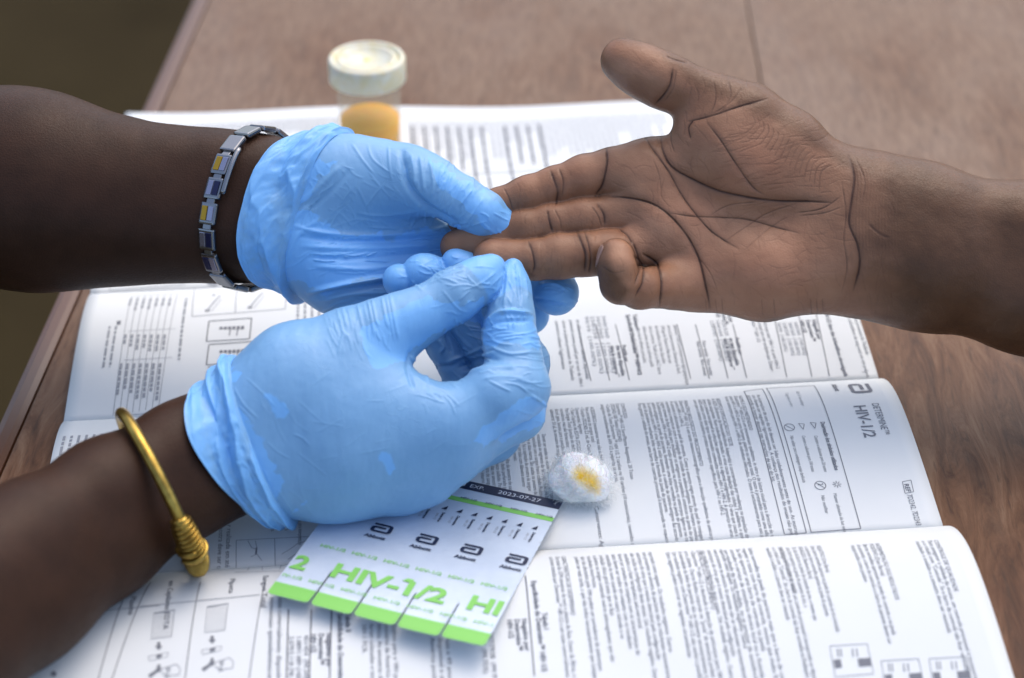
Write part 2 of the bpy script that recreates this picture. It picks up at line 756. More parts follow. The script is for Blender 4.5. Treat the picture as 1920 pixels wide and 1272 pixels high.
M_WOOD = mat_wood()
M_PAPER = mat_paper()
M_GLOVE = mat_glove()
M_SKIN_P = mat_skin('patient_skin', (0.098, 0.045, 0.0205), (0.40, 0.210, 0.126), (0.045, 0.018, 0.012), 0.44)
M_SKIN_N = mat_skin('worker_skin', (0.036, 0.0155, 0.0082), (0.06, 0.035, 0.026), (0.02, 0.012, 0.009), 0.5, 0.03)
M_INK = mat_simple('grey_ink', (0.17, 0.18, 0.205), 0.6, 0.0, 0.1)
M_INKL = mat_simple('pale_grey_ink', (0.29, 0.31, 0.34), 0.6, 0.0, 0.1)
M_NAVY = mat_simple('navy_ink', (0.012, 0.018, 0.05), 0.45)
M_LIME = mat_simple('green_ink', (0.20, 0.52, 0.10), 0.4)

# ------------------------------------------------------------------ floor
fl_m, fl_nt, fl_b = new_mat('dusty_floor')
fl_c = ramp(fl_nt, noise_n(fl_nt, 2.2, 6, 0.6, coords(fl_nt)), [(0.3, (0.020, 0.0145, 0.006)), (0.7, (0.034, 0.0255, 0.0115))])
fl_nt.links.new(fl_c, fl_b.inputs['Base Color'])
fl_b.inputs['Roughness'].default_value = 0.9
fl_b.inputs['Specular IOR Level'].default_value = 0.05
floor = mesh_obj('ground', [(-300, -300, -0.75), (300, -300, -0.75), (300, 300, -0.75), (-300, 300, -0.75)], [(0, 1, 2, 3)], fl_m)
tag(floor, 'dull olive brown ground far below the table edge', 'ground', kind='structure')

# ------------------------------------------------------------------ table
TILT = math.radians(2.25)
table = empty('table', (0.2, 0.1, -0.75))
tag(table, 'worn brown wooden table under the leaflet and hands', 'table')
ty = np.array([math.sin(TILT), math.cos(TILT), 0.0])
tx = np.array([math.cos(TILT), -math.sin(TILT), 0.0])
T0 = np.array([-0.2555, 0.0, 0.0])             # a point on the left edge
SEAM = 0.4125


def board(name, x0, x1, y0, y1, z1, thick, bev, parent, mat):
    me = box_data(x1 - x0, y1 - y0, thick, bev)
    c = T0 + tx * (x0 + x1) / 2 + ty * (y0 + y1) / 2
    o = link(name, me, mat, parent)
    o.location = (c[0], c[1], z1 - thick / 2)
    o.rotation_euler = (0, 0, -TILT)
    return o


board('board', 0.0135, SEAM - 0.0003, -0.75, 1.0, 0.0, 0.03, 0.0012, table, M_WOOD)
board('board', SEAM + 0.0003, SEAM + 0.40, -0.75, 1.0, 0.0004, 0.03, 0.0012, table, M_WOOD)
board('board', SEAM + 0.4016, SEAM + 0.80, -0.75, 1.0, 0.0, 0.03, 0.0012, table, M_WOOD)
M_EDGE = mat_simple('varnished_edge', (0.10, 0.042, 0.02), 0.35)
board('edge_strip', 0.0, 0.0125, -0.75, 1.0, -0.001, 0.045, 0.004, table, M_EDGE)
for lx in (0.06, SEAM + 0.74):
    for ly in (-0.68, 0.93):
        board('leg', lx - 0.03, lx + 0.03, ly - 0.03, ly + 0.03, -0.0305, 0.7195, 0.003, table, M_EDGE)
rebase(table)

# ------------------------------------------------------------------ instruction leaflet (five folded panels)
PAN = 0.1188
LANG = math.radians(4.9)
ea = np.array([math.cos(LANG), math.sin(LANG), 0.0])
eb = np.array([math.sin(LANG), -math.cos(LANG), 0.0])     # towards the viewer
ORG = np.array([-0.2245, -0.0728, 0.0])                   # left end of the fold between panel 3 and panel 2
WID = 0.416
#        height   sharpness of the rise behind the fold
PROF = [(0.003, 0.30), (0.006, 0.35), (0.010, 0.30), (0.012, 0.20), (0.016, 0.22)]   # panels from the far edge to the near edge
FIRST = -3                                                 # number of panels beyond the fold at ORG


_ls = np.linspace(0, 1, 60)
PEAK = [np.max((1 - np.exp(-_ls / c)) * (1 - _ls) ** 0.95) for H, c in PROF]


def prof(k, s, amp):
    H, c = PROF[k]
    return H * amp * (1 - np.exp(-s / c)) * (1 - s) ** 0.95 / PEAK[k]


def sheet(a, b, lift=0.0):
    """a along the fold from the left edge, b towards the viewer measured from the ORG fold; returns points"""
    a = np.asarray(a, float)
    b = np.asarray(b, float)
    k = np.clip(np.floor(b / PAN).astype(int) - FIRST, 0, 4)
    s = np.clip(b / PAN - (k + FIRST), 0, 1)
    amp = 0.6 + 0.4 * np.clip(a / WID, 0, 1)
    z = np.zeros_like(b)
    chord = np.zeros_like(b)
    for i in np.unique(k):
        m = k == i
        z[m] = prof(i, s[m], amp[m])
    chord = b * 0.965
    far = np.clip(-b / PAN - 1.0, 0, 2)
    z = z + 0.0012 + 0.0022 * np.clip(far, 0, 1) + 0.0016 * np.sin(a * 31 + b * 9) * np.clip(far, 0, 1) + 0.0035 * np.clip(far - 1.7, 0, 1) * 3 * np.sin(a * 14 + 1.2) ** 2
    z = z + lift
    turn = -0.012 * np.clip(far, 0, 2) * (a / WID - 0.3)
    P = ORG + a[..., None] * ea + (chord - turn)[..., None] * eb
    P[..., 2] = z
    return P


def ab(px, py):
    """leaflet coordinates of a photograph pixel"""
    z = 0.004
    a = b = 0.0
    for _ in range(14):
        P = at_z(px, py, z) - ORG
        a = P @ ea
        b = (P @ eb - 0.012 * min(max(-b / PAN - 1.0, 0), 2) * (a / WID - 0.3)) / 0.965
        z = 0.5 * z + 0.5 * sheet(np.array([a]), np.array([b]))[0][2]
    return a, b


leaflet = empty('instruction_leaflet', tuple(ORG))
tag(leaflet, 'unfolded white instruction leaflet with printed columns lying on the wooden table', 'leaflet')
PANELS = []
for k in range(5):
    b0, b1 = (k + FIRST) * PAN + (0.030 if k == 0 else 0), (k + 1 + FIRST) * PAN
    na, nb = 60, 40
    A, Bv = np.meshgrid(np.linspace(0, WID, na), b0 + (b1 - b0) * np.linspace(0, 1, nb) ** 1.4, indexing='ij')
    Bc = np.clip(Bv, b0 + 1e-7, b1 - 1e-7)
    V = sheet(A.ravel(), Bc.ravel())
    idx = np.arange(na * nb).reshape(na, nb)
    Q = np.stack([idx[:-1, :-1], idx[:-1, 1:], idx[1:, 1:], idx[1:, :-1]], -1).reshape(-1, 4)
    o = mesh_fast('panel', V, Q, M_PAPER, leaflet)
    md = o.modifiers.new('thickness', 'SOLIDIFY')
    md.thickness = 0.00018
    md.offset = -1
    PANELS.append(o)

PRINT = {}          # (panel, material, name) -> verts, faces


def put(flat_v, faces, mat, name='print'):
    """flat print given in leaflet coordinates (a, b): lay it on the sheet"""
    flat_v = np.asarray(flat_v, float)
    k = int(np.clip(math.floor(np.median(flat_v[:, 1]) / PAN) - FIRST, 0, 4))
    lo, hi = (k + FIRST) * PAN + (0.0325 if k == 0 else 1e-6), (k + 1 + FIRST) * PAN - 1e-6
    flat_v[:, 1] = np.clip(flat_v[:, 1], lo, hi)
    flat_v[:, 0] = np.clip(flat_v[:, 0], 0.0005, WID - 0.0005)
    P = sheet(flat_v[:, 0], flat_v[:, 1], 0.00022)
    Vs, Fs = PRINT.setdefault((k, mat.name, name), ([], []))
    n = sum(len(v) for v in Vs)
    Vs.append(P)
    Fs.extend([tuple(i + n for i in f) for f in faces])


def stroke(p0, p1, wid, mat=None, name='rule_line', n=None):
    """straight printed line between two (a, b) points"""
    p0, p1 = np.array(p0), np.array(p1)
    L = np.linalg.norm(p1 - p0)
    n = n or max(1, int(L / 0.004))
    d = (p1 - p0) / max(L, 1e-9)
    q = np.array([-d[1], d[0]]) * wid / 2
    t = np.linspace(0, 1, n + 1)[:, None]
    c = p0 + (p1 - p0) * t
    V = np.concatenate([c + q, c - q])
    put(V, [(i, i + 1, n + 2 + i, n + 1 + i) for i in range(n)], mat or M_INK, name)


def pxline(pts, wid=0.00035, mat=None, name='drawing'):
    ps = [ab(*p) for p in pts]
    for a, b in zip(ps[:-1], ps[1:]):
        stroke(a, b, wid, mat, name)


def pxpoly(pts, mat=None, name='drawing'):
    put([ab(*p) for p in pts], [tuple(range(len(pts)))], mat or M_INK, name)


_tc = {}


def text_mesh(body, bold=0.0, spacing=1.0, res=2, line=1.0):
    cu = bpy.data.curves.new('lettering', 'FONT')
    cu.body = body
    cu.size = 1
    cu.resolution_u = res
    cu.fill_mode = 'FRONT'
    cu.offset = bold
    cu.space_character = spacing
    cu.space_line = line
    o = bpy.data.objects.new('lettering', cu)
    COL.objects.link(o)
    bpy.context.view_layer.update()
    me = bpy.data.meshes.new_from_object(o.evaluated_get(bpy.context.evaluated_depsgraph_get()))
    v = np.zeros(len(me.vertices) * 3, np.float32)
    me.vertices.foreach_get('co', v)
    v = v.reshape(-1, 3)[:, :2].copy()
    f = [tuple(p.vertices) for p in me.polygons]
    bpy.data.objects.remove(o)
    bpy.data.curves.remove(cu)
    bpy.data.meshes.remove(me)
    return v, f


def text_block(body, px, py, size, pitch=None, length=None, bold=0.0, mat=None, sx=0.78, res=2):
    """text running towards the viewer; first baseline starts at the pixel; sizes in millimetres"""
    n = body.count('\n') + 1
    v, f = text_mesh(body, bold, res=res, line=(pitch / size) if pitch else 1.0)
    a0, b0 = ab(px, py)
    if length:
        sx = length / 1000 / (size / 1000 * max(1e-6, v[:, 0].max()))
    V = np.stack([a0 + v[:, 1] * size / 1000, b0 + v[:, 0] * size / 1000 * sx], 1)
    # print each line apart so that it stays on its panel
    put(V, f, mat or M_INK, 'text_block')


def greek(px0, py0, px1, py1, pitch, thick, mat=None, fill=0.9, ragged=0.25):
    """rows of tiny word marks too small to read, between two pixels (upper right to lower left)"""
    a1, b0 = ab(px1, py0)
    a0, b1 = ab(px0, py1)
    a = a1
    while a > a0:
        b = b0
        end = b1 - (b1 - b0) * (random.random() * ragged if random.random() < 0.4 else 0)
        if random.random() < fill:
            while b < end:
                w = random.uniform(0.002, 0.008)
                w = min(w, end - b)
                put([(a - thick / 2, b), (a + thick / 2, b), (a + thick / 2, b + w), (a - thick / 2, b + w)], [(0, 3, 2, 1)], mat or M_INKL, 'text_block')
                b += w + 0.0012
        a -= pitch


PT1 = ("CONTEÚDO\nDetermine™ HIV-1/2 Soro/Plasma Reagentes), 20 Testes\n(7D2342) 100 Testes (7D2343)\n"
       "• Cartão de Teste Determine™ HIV 1/2, 2 cartões ou 10 cartões (10 testes/cartão), revestidos com\n"
       "antigénios recombinantes de HIV 1/2 e péptidos sintéticos.")
PT_PROC = ("PRINCÍPIO BIOLÓGICO DO PROCEDIMENTO\n"
           "Determine™ HIV 1/2 é um teste imunocromatográfico para a detecção qualitativa de anticorpos\n"
           "contra HIV-1 e HIV-2.\n"
           "A amostra é adicionada ao pad de amostra. Como a amostra migra através do pad de conjugado, ela\n"
           "reconstitui e mistura-se com o conjugado de colóide de selénio-antígeno. Esta mistura continua a\n"
           "migrar através da fase sólida para imobilizar os antígenos e peptídeos sintéticos na janela do paciente.\n"
           "Se anticorpos para HIV-1 e/ou HIV-2 estão presentes na amostra, os anticorpos ligam-se no colóide de\n"
           "selénio-antígeno e na janela do paciente, formando uma linha vermelha na janela do paciente.\n"
           "Se anticorpos para HIV-1 e/ou HIV-2 estão ausentes, o colóide de selénio-antígeno flui através da\n"
           "janela do paciente e nenhuma linha vermelha é formada na janela do paciente.\n"
           "Para garantir a validade do ensaio, uma barra de controle processual é incorporada no esquema de ensaio.")
PT_RES = ("RESUMO E EXPLICAÇÃO DO TESTE\n"
          "A AIDS (Síndrome da Imunodeficiência Adquirida) é caracterizada por mudanças na população de\n"
          "células sanguíneas. Num indivíduo infectado, o vírus causa depleção das células T auxiliares, o que\n"
          "deixa a pessoa susceptível às infecções oportunistas e algumas malignidades. O vírus que causa a\n"
          "AIDS existe como dois tipos relacionados conhecidos como HIV-1 e HIV-2. A presença do vírus da AIDS faz\n"
          "com que o sistema imunitário produza anticorpos específicos para HIV-1 ou HIV-2.")
PT_USO = ("NOME E USO PRETENDIDO\n"
          "Determine™ HIV-1/2 é um imunoensaio qualitativo, in vitro e de leitura visual para a detecção de anticorpos\n"
          "para HIV-1 e HIV-2 em soro humano, plasma ou sangue total. O teste é pretendido como uma adição para de-\n"
          "tectar anticorpos para HIV-1 e HIV-2 de indivíduos infectados. O teste é exclusivamente para uso profissional.")
PT_BOX = ("As instruções de uso do kit devem ser lidas cuidadosamente antes do uso. As instruções de\n"
          "uso devem ser seguidas rigorosamente. A confiança dos resultados do ensaio não pode ser\n"
          "garantida se houver desvios nas instruções de uso do kit.")
PT_ACE = ("ACESSÓRIOS (necessários mas não incluídos)\nPara amostras de sangue total:\n• Tampão (7D2243) 2,5 mL de Chase Buffer (Tampão)\n"
          "Conservantes: Agentes\n• Tubo Capilares de EDTA (7D2222)\nPara Sangue Total (punção do dedo)\n"
          "necessários, mas não fornecidos:\nálcool, gaze, lanceta para a punção, luvas\nadministrar 50 µL de amostra de sangue")
PT_SMALL = ("Devem ser usadas na recolha da amostra de sangue\nencostadas ao segmento do dedo perfurado pela lanceta\n"
            "preenchido com o sangue fresco colhido. Posicione\nentre as duas marcas. São usadas na amostra de\n"
            "vidado, faz a aspiração de amostra de sangue\nnoste em um tubo com diâmetro interno\nfora do kit de ensaio.")
FR1 = ("de sérum et plasma provenant de Thaïlande\nont été prélevés; échantillons de sang total ont été prélevés")
FR2 = ("Determine™ HIV-1/2 en fonction de la région géographique\n"
       "sérum et plasma provenant d'Amérique du Nord,\n"
       "d'Afrique de l'Ouest et d'Asie ainsi que\n"
       "des échantillons à des tests disponibles\ndans le commerce. \"Positifs par le VIH-2\" dans le\n"
       "tableau suivant, ont été confirmés positifs\npar un test de référence, particulière.\n"
       "commerce utilisant l'agglutination particulaire.")
FR3 = ("anticorps anti VIH-1 et anti-VIH-2\nau total ont été analysés par Deter-\nmine™ HIV 1/2")
FRT = ("Négatifs par\nDetermine™\nHIV-1/2")
FRT2 = ("Positifs par\nun test disponible\ndans le commerce**")
NUM = ("360/360  (100.00%)\n360/360  (100.00%)\n258/258  (100.00%)\n99/99  (100.00%)")
NUM2 = ("525/525  (100.00%)\n104/104  (100.00%)\n139/141  (100.00%)")
PT_D = ("CARACTERÍSTICAS DE DESEMPENHO\nUm total de 1594 amostras de soro e plasma da Ásia, Oeste da África, e Améri-\n"
        "ca foram testadas por Determine™ HIV-1/2 e um teste comercialmente disponível (Tabela I)")
PT_L = ("reportado como seguem. Os resultados negativos. Outros\n"
        "nem presentes na amostra do paciente não se relacionam necessariamente à quantidade\n"
        "anticorpos do vírus que é menos detectável pela configuração\n"
        "não resulta na configuração deste ensaio. Um resultado negativo. Outros\n"
        "resultados e a fazer terapêutica anti-retroviral.\n"
        "devem ser tomados em conjunto com as características do\n"
        "teste devem ser usados em conjunto com os resultados\n"
        "retestadas de novo usando um outro método e os\n"
        "avaliação clínica geral antes que se faça\n"
        "a plasma ou sangue contendo outros anticoagulantes que não\n"
        "resultados incorrectos.\n"
        "não são afectados pelo VIH podem ser portadores de anticorpos\n"
        "podem ter mais tarde, o que não indica necessariamente que estejam")
PT_P = ("LIMITAÇÕES DO PROCEDIMENTO\n"
        "• Determine™ HIV-1/2 é destinado à detecção de anticorpos para VIH-1 e VIH-2 em\n"
        "soro, plasma. Outros fluidos corporais ou \"pools\" de amostras podem\n"
        "A intensidade da linha do paciente não se relaciona necessariamente à quantidade\n"
        "Um resultado negativo com Determine™ HIV-1/2 não exclui a possibilidade de infecção\n"
        "falsos negativos podem ocorrer nas seguintes circunstâncias:")
PT_I = ("linha vermelha na janela do paciente mais que a barra de controle\n"
        "repetir o teste com barra de controle, mesmo que muito fraca\n"
        "Se não aparecer uma barra de controlo na janela\n"
        "consulte o serviço de assistência técnica local ou a Assistência Técnica\n"
        "um resultado de teste inválido, ou se precisar de assistência")
PT_Q = ("CONTROLE DE QUALIDADE\n"
        "Para assegurar a validade do ensaio, um controle processual é incorporado ao dispositivo\n"
        "e o rótulo com \"Controle\". Se a barra de controle não ficar vermelha na finalização do teste, o\n"
        "resultado é inválido e a amostra deve ser retestada")
PT_INT = ("INTERPRETAÇÃO DOS RESULTADOS\nPOSITIVO (Duas Barras)\nBarras vermelhas aparecem na janela do controle e na janela\n"
          "do paciente, a barra de controle e a barra do paciente devem ser\ninterpretadas como positivo")
PT_NEG = ("NEGATIVO (Uma Barra)\nUma barra vermelha aparece na janela do controle da tira (rotulada\n"
          "e nenhuma barra vermelha aparece na janela do paciente\nINVÁLIDO (Nenhuma Barra)\nSe não há barra na janela de controle da tira, e mesmo que\n"
          "uma barra apareça na janela do paciente da tira, o\nresultado é inválido e deve ser repetido")


def abbott_logo(px, py, s, mat):
    """rounded square bracket emblem; s = width in metres, laid in leaflet coordinates with its top to the right"""
    a0, b0 = ab(px, py)
    emblem([(0, 0)], s, lambda x, y: (a0 + y, b0 + x), lambda V, F: put(V, F, mat, 'emblem'))


def emblem(_, s, mp, out):
    # outline path in unit square (x right, y up)
    w = 0.19
    pts = [(0.05, 0.93), (0.80, 0.93), (0.90, 0.90), (0.93, 0.80), (0.93, 0.22), (0.90, 0.12), (0.80, 0.08), (0.20, 0.08), (0.10, 0.12),
           (0.08, 0.22), (0.08, 0.45), (0.10, 0.53), (0.20, 0.57), (0.70, 0.57)]
    P = np.array(pts) * s
    T = np.gradient(P, axis=0)
    T /= np.linalg.norm(T, axis=1)[:, None]
    Nn = np.stack([-T[:, 1], T[:, 0]], 1) * w * s / 2
    L, Rr = P + Nn, P - Nn
    V = [mp(*q) for q in np.concatenate([L, Rr])]
    n = len(P)
    out(V, [(i, i + 1, n + i + 1, n + i) for i in range(n - 1)])


# panel 2 (centre right, readable)
abbott_logo(1588, 722, 0.0105, M_INK)
text_block('Abbott', 1558, 722, 3.6, bold=0.03, length=9)
text_block('DETERMINE™', 1634, 757, 5.0, length=23.5, res=3)
text_block('HIV-1/2', 1600, 761, 8.6, length=24, bold=0.012, res=3)
text_block('7D2342, 7D2343', 1700, 928, 3.7, length=18.5, res=3)
text_block('REF', 1695, 908, 3.2, length=5.0, bold=0.02)
pxline([(1692, 904), (1708, 901), (1713, 923), (1697, 926), (1692, 904)], 0.0003, name='rule_line')
for quad in (((1395, 735), (1429, 730), (1512, 1000), (1471, 1003)), ((1437, 729), (1526, 724), (1614, 992), (1521, 999))):
    pxline(list(quad) + [quad[0]], 0.0004, name='rule_line')
text_block('Designação dos símbolos utilizados', 1538, 792, 3.0, length=33, bold=0.03)
text_block('Contém o suficiente para 20 testes', 1526, 818, 2.5, length=24)
text_block('Contém o suficiente para 100 testes', 1503, 818, 2.5, length=24)
text_block('Não utilizar caso a embalagem esteja danificada', 1481, 818, 2.5, length=31)
text_block('Manter afastado da luz solar', 1562, 926, 2.5, length=24)
text_block('Não reutilizar', 1539, 930, 2.5, length=11)
text_block('REF  Nº de catálogo', 1492, 735, 2.3, length=14, mat=M_INKL)
text_block('Diagnóstico in vitro', 1472, 738, 2.3, length=13, mat=M_INKL)


def ring_mark(px, py, r, slash=True):
    c = np.array(ab(px, py))
    ps = [c + r * np.array((math.cos(t), math.sin(t))) for t in np.linspace(0, 2 * math.pi, 25)]
    for p, q in zip(ps[:-1], ps[1:]):
        stroke(p, q, 0.00035, name='drawing', n=1)
    if slash:
        stroke(c + r * np.array((0.7, 0.7)), c - r * np.array((0.7, 0.7)), 0.0003, name='drawing', n=1)


ring_mark(1538, 911, 0.0026)
ring_mark(1480, 802, 0.0025)
text_block('2', 1533, 907, 3.6)
for (cx, cy) in ((1524, 799), (1502, 801)):
    pxline([(cx - 5, cy - 6), (cx + 6, cy - 5), (cx + 4, cy + 5), (cx - 5, cy - 6)], 0.0003)
for t in range(8):
    c = np.array(ab(1569, 909))
    d = np.array((math.cos(t * math.pi / 4), math.sin(t * math.pi / 4)))
    stroke(c + d * 0.0006, c + d * 0.0022, 0.0003, name='drawing', n=1)
text_block(PT_BOX, 1418, 741, 2.7, 2.35, length=104)
text_block(PT_USO, 1384, 743, 2.7, 2.3, length=108)
text_block(PT_RES, 1342, 748, 2.7, 2.3, length=107)
text_block(PT_PROC, 1281, 752, 2.7, 2.3, length=107)
text_block(PT1, 1163, 757, 2.7, 2.5, length=100)
text_block(PT_ACE, 1106, 764, 2.7, 2.5, length=52)
text_block(PT_SMALL, 1016, 815, 2.7, 2.5, length=48)
text_block('Conservantes: Agentes', 1114, 950, 2.9, length=32)
text_block(PT_SMALL.replace('Devem', 'devem'), 941, 800, 2.7, 2.5, length=54)
text_block('amostra para interpretação\nto e perfurar a\nrisco biológico', 560, 962, 2.8, 6.3, length=20)
text_block('r realizada em até 7 dias:\nmostra deve ser conge-', 426, 985, 3.3, 3.6, length=36)
greek(90, 806, 330, 905, 0.0036, 0.0013, M_INKL, 1.0, 0.1)
# panel 2 left: finger-prick drawing
pxline([(443, 1014), (600, 1006), (604, 1070), (440, 1074), (443, 1014)], 0.0003, M_INKL)
pxline([(515, 1010), (514, 1072)], 0.0003, M_INKL)
pxline([(465, 1015), (472, 1028), (482, 1031), (479, 1015)], 0.0003, M_INKL)
pxline([(481, 1028), (480, 1041)], 0.0008, M_INK)
pxline([(464, 1070), (470, 1045), (482, 1040), (491, 1052), (492, 1070)], 0.0003, M_INKL)
pxline([(525, 1068), (528, 1040), (545, 1030), (558, 1020), (590, 1010)], 0.0003, M_INKL)
pxline([(540, 1050), (560, 1036), (575, 1026)], 0.0003, M_INKL)

# panel 1 (nearest): right side text
text_block(PT_D, 1052, 1044, 2.9, 2.7, length=92)
text_block('Tabela I', 1016, 1150, 3.2, length=9, bold=0.025)
text_block('Especificidade do Determine™ HIV-1/2', 996, 1090, 3.2, length=50, bold=0.025)
text_block('Negativo por\nDetermine™\nHIV-1/2', 978, 1161, 3.2, 3.1, length=17, bold=0.025)
for x in (985,):
    pxline([(x, 1080), (x + 17, 1268)], 0.0005, M_NAVY, 'rule_line')
text_block(PT_L, 1215, 1036, 2.9, 2.75, length=92)
text_block(PT_P, 1305, 1033, 2.9, 2.75, length=92)
text_block(PT_I, 1402, 1029, 2.9, 2.75, length=88)
text_block('\n'.join(PT_L.split('\n')[:4]), 1348, 1031, 2.9, 2.75, length=90)
text_block('\n'.join(PT_Q.split('\n')[1:]), 1458, 1027, 2.9, 2.75, length=84)
text_block(PT_NEG, 1530, 1024, 2.9, 2.75, length=52)
text_block(PT_INT, 1640, 1020, 2.9, 2.75, length=58)
text_block(PT_Q, 1750, 1014, 2.9, 2.75, length=100)
for (x, y) in ((1556, 1212), (1652, 1240), (1742, 1236)):
    q = [(x, y), (x + 70, y - 4), (x + 82, y + 52), (x + 10, y + 58), (x, y)]
    pxline(q, 0.0003, M_INKL)
    pxpoly([(x + 7, y + 26), (x + 20, y + 25), (x + 23, y + 40), (x + 10, y + 42)], M_INK)
    pxpoly([(x + 52, y + 24), (x + 76, y + 22), (x + 79, y + 37), (x + 55, y + 39)], M_INK)
    for u in (14, 20, 42, 50):
        pxline([(x + u, y + 5), (x + u + 2, y + 20)], 0.0006, M_INKL)
# panel 1 left: procedure drawings
for x0, x1 in ((283, 205), (376, 345), (497, 465), (247, 180)):
    pxline([(x0, 1092), (x1, 1290)], 0.0004, M_INK, 'rule_line')
pxline([(150, 1150), (300, 1136)], 0.0004, M_INKL, 'rule_line')
pxline([(262, 1138), (487, 1116)], 0.0004, M_INKL, 'rule_line')
for (x, y, t) in ((252, 1094, 'Soro, Plasma'), (318, 1090, 'em Capilares EDTA'), (432, 1086, 'Pipeta'), (494, 1080, 'Sangue Total')):
    text_block(t, x, y, 3.4, length=2.0 * len(t), bold=0.01)
text_block('estes comercialmente disponíveis\nimunoensaio quimioluminescente.', 522, 1120, 3.2, 3.6, length=50)
for x in (541, 584, 622):
    pxline([(x, 1144), (x - 4, 1285)], 0.0005, M_NAVY, 'rule_line')
text_block('Tabela II\nSensibilidade do Determine™ HIV-1/2', 648, 1150, 3.2, 3.4, length=50, bold=0.025)
text_block('Negativos por\nDetermine™\nHIV-1/2', 612, 1188, 3.2, 3.2, length=18, bold=0.025)
text_block('451/454  (99.34%)\n1.089/1.089 (100%)\n2.079/2.118 (98.16%)', 570, 1192, 3.0, 3.1, length=28)
text_block('positivo para o VIH por teste\namostras da América do Norte\nAfrica. As amostras da Asia\nforam coletadas e testadas\nHIV-1 PCR.', 735, 1168, 2.9, 3.2, length=42)
text_block('Ásia e 49 amostras da\ndisponível e algumas\nAmérica positivo por', 835, 1195, 2.9, 3.2, length=34)
text_block('7937/7938  (99.99%)\n5.592  (99.75%)', 915, 1180, 3.0, 3.4, length=30)
for (x, y) in ((286, 1150), (386, 1138)):
    pxpoly([(x + 3, y), (x + 42, y - 6), (x + 40, y - 4), (x + 4, y + 2)], M_INKL)
    pxline([(x + 3, y), (x + 42, y - 6), (x + 36, y + 44), (x - 2, y + 49), (x + 3, y)], 0.00025, M_INKL)
    for u in range(1, 8):
        pxline([(x + 3 + u * 5, y), (x - 2 + u * 5, y + 47)], 0.0002, M_INKL)
    for dy in (62, 104):
        ax, ay = x + 12, y + dy
        pxpoly([(ax - 3, ay - 7), (ax + 3, ay - 7), (ax + 3, ay), (ax + 7, ay), (ax, ay + 8), (ax - 7, ay), (ax - 3, ay)][::-1], M_INK)
    pxline([(x - 8, y + 82), (x + 30, y + 74), (x + 28, y + 82), (x - 6, y + 90), (x - 8, y + 82)], 0.00025, M_INKL)
    pxpoly([(x + 8, y + 79), (x + 18, y + 77), (x + 17, y + 83), (x + 7, y + 85)][::-1], M_INK)
    pxpoly([(x - 8, y + 116), (x + 12, y + 104), (x + 16, y + 106), (x - 4, y + 122)][::-1], M_INK)
    pxline([(x + 14, y + 106), (x + 44, y + 96), (x + 52, y + 104), (x + 50, y + 116), (x + 24, y + 118), (x + 16, y + 110)], 0.0003, M_INKL)
    text_block('50 µL', x + 26, y + 102, 2.6, length=6, mat=M_INK)
for dy in (1220, 1258):
    pxpoly([(100, dy), (107, dy + 6), (103, dy + 12), (94, dy + 8)][::-1], M_INK)

# panel 3 right: French tables
text_block(FR1, 1588, 560, 2.9, 3.4, length=62)
text_block('3', 1616, 697, 3.0)
for x in (1555, 1522, 1475, 1400, 1365, 1330, 1295, 1180, 1143, 1108):
    L = 95 if x < 1460 else 120
    pxline([(x - 26, 716 - L - 12), (x, 716 - (1555 - x) * -0.02 - 10)], 0.00045, M_INK, 'rule_line')
text_block('HIV-1/2 dans des échantillons séronégatifs', 1545, 585, 3.1, length=50, bold=0.025)
text_block(FRT, 1522, 600, 3.0, 3.3, length=17, bold=0.025)
text_block(NUM, 1488, 604, 2.9, 3.1, length=26, mat=M_INKL)
text_block(FR3, 1430, 600, 2.9, 3.1, length=40)
text_block(FRT2, 1378, 634, 3.0, 3.1, length=24, bold=0.025)
text_block(FRT, 1360, 575, 3.0, 3.1, length=15, bold=0.025)
text_block(NUM2, 1352, 600, 2.9, 3.1, length=32, mat=M_INKL)
text_block('Non testés  Non testés\nNon testés  Non testés', 1316, 640, 2.9, 3.1, length=26)
text_block(FR2, 1262, 610, 2.9, 3.3, length=46)
text_block('Tableau I\nSpécificité Determine™ HIV-1/2', 1186, 590, 3.1, 3.6, length=48, bold=0.025)
text_block(FRT2.replace('un test', 'des tests'), 1166, 648, 3.0, 3.1, length=24, bold=0.025)
text_block(NUM, 1128, 592, 2.9, 3.1, length=46, mat=M_INKL)
text_block('en utilisant commercialement disponible\nprésenté comme positif par un test de VIH-1\nsérum et plasma provenant de Thaïlande\ncommerce utilisant l\'agglutination', 1080, 600, 2.9, 3.8, length=52)
# panel 3 left: tables and pictograms, smaller marks
pxline([(212, 512), (206, 545), (346, 534), (348, 512)], 0.0004, M_INKL)
pxline([(366, 512), (360, 594), (535, 580), (540, 524)], 0.0004, M_INKL)
pxline([(446, 512), (441, 588)], 0.0004, M_INKL)
for (x, y) in ((236, 523), (389, 583), (469, 577)):
    ring_mark(x, y, 0.0012, False)
    ring_mark(x, y, 0.0006, False)
    pxline([(x + 2, y - 3), (x + 24, y - 28)], 0.0008, M_INKL)
    pxline([(x + 8, y + 1), (x + 27, y - 22)], 0.0003, M_INKL)
for (x, y, r) in ((400, 530, 0.0035), (401, 554, 0.001), (476, 547, 0.001)):
    c = np.array(ab(x, y))
    put([c + r * np.array((math.cos(t), -math.sin(t))) for t in np.linspace(0, 2 * math.pi, 18, endpoint=False)], [tuple(range(18))][::1], M_INKL, 'drawing')
for y in (600, 644):
    pxline([(392, y + 3), (472, y - 3), (468, y + 36), (387, y + 41), (392, y + 3)], 0.0006, M_INK)
    for u in range(6):
        pxpoly([(412 + u * 8, y + 14 - u * 0.4), (418 + u * 8, y + 13.6 - u * 0.4), (417.5 + u * 8, y + 18), (411.5 + u * 8, y + 18.4)][::-1], M_INK)
    for u in (432, 446):
        pxline([(u, y + 18), (u - 2, y + 30)], 0.0008, M_INKL)
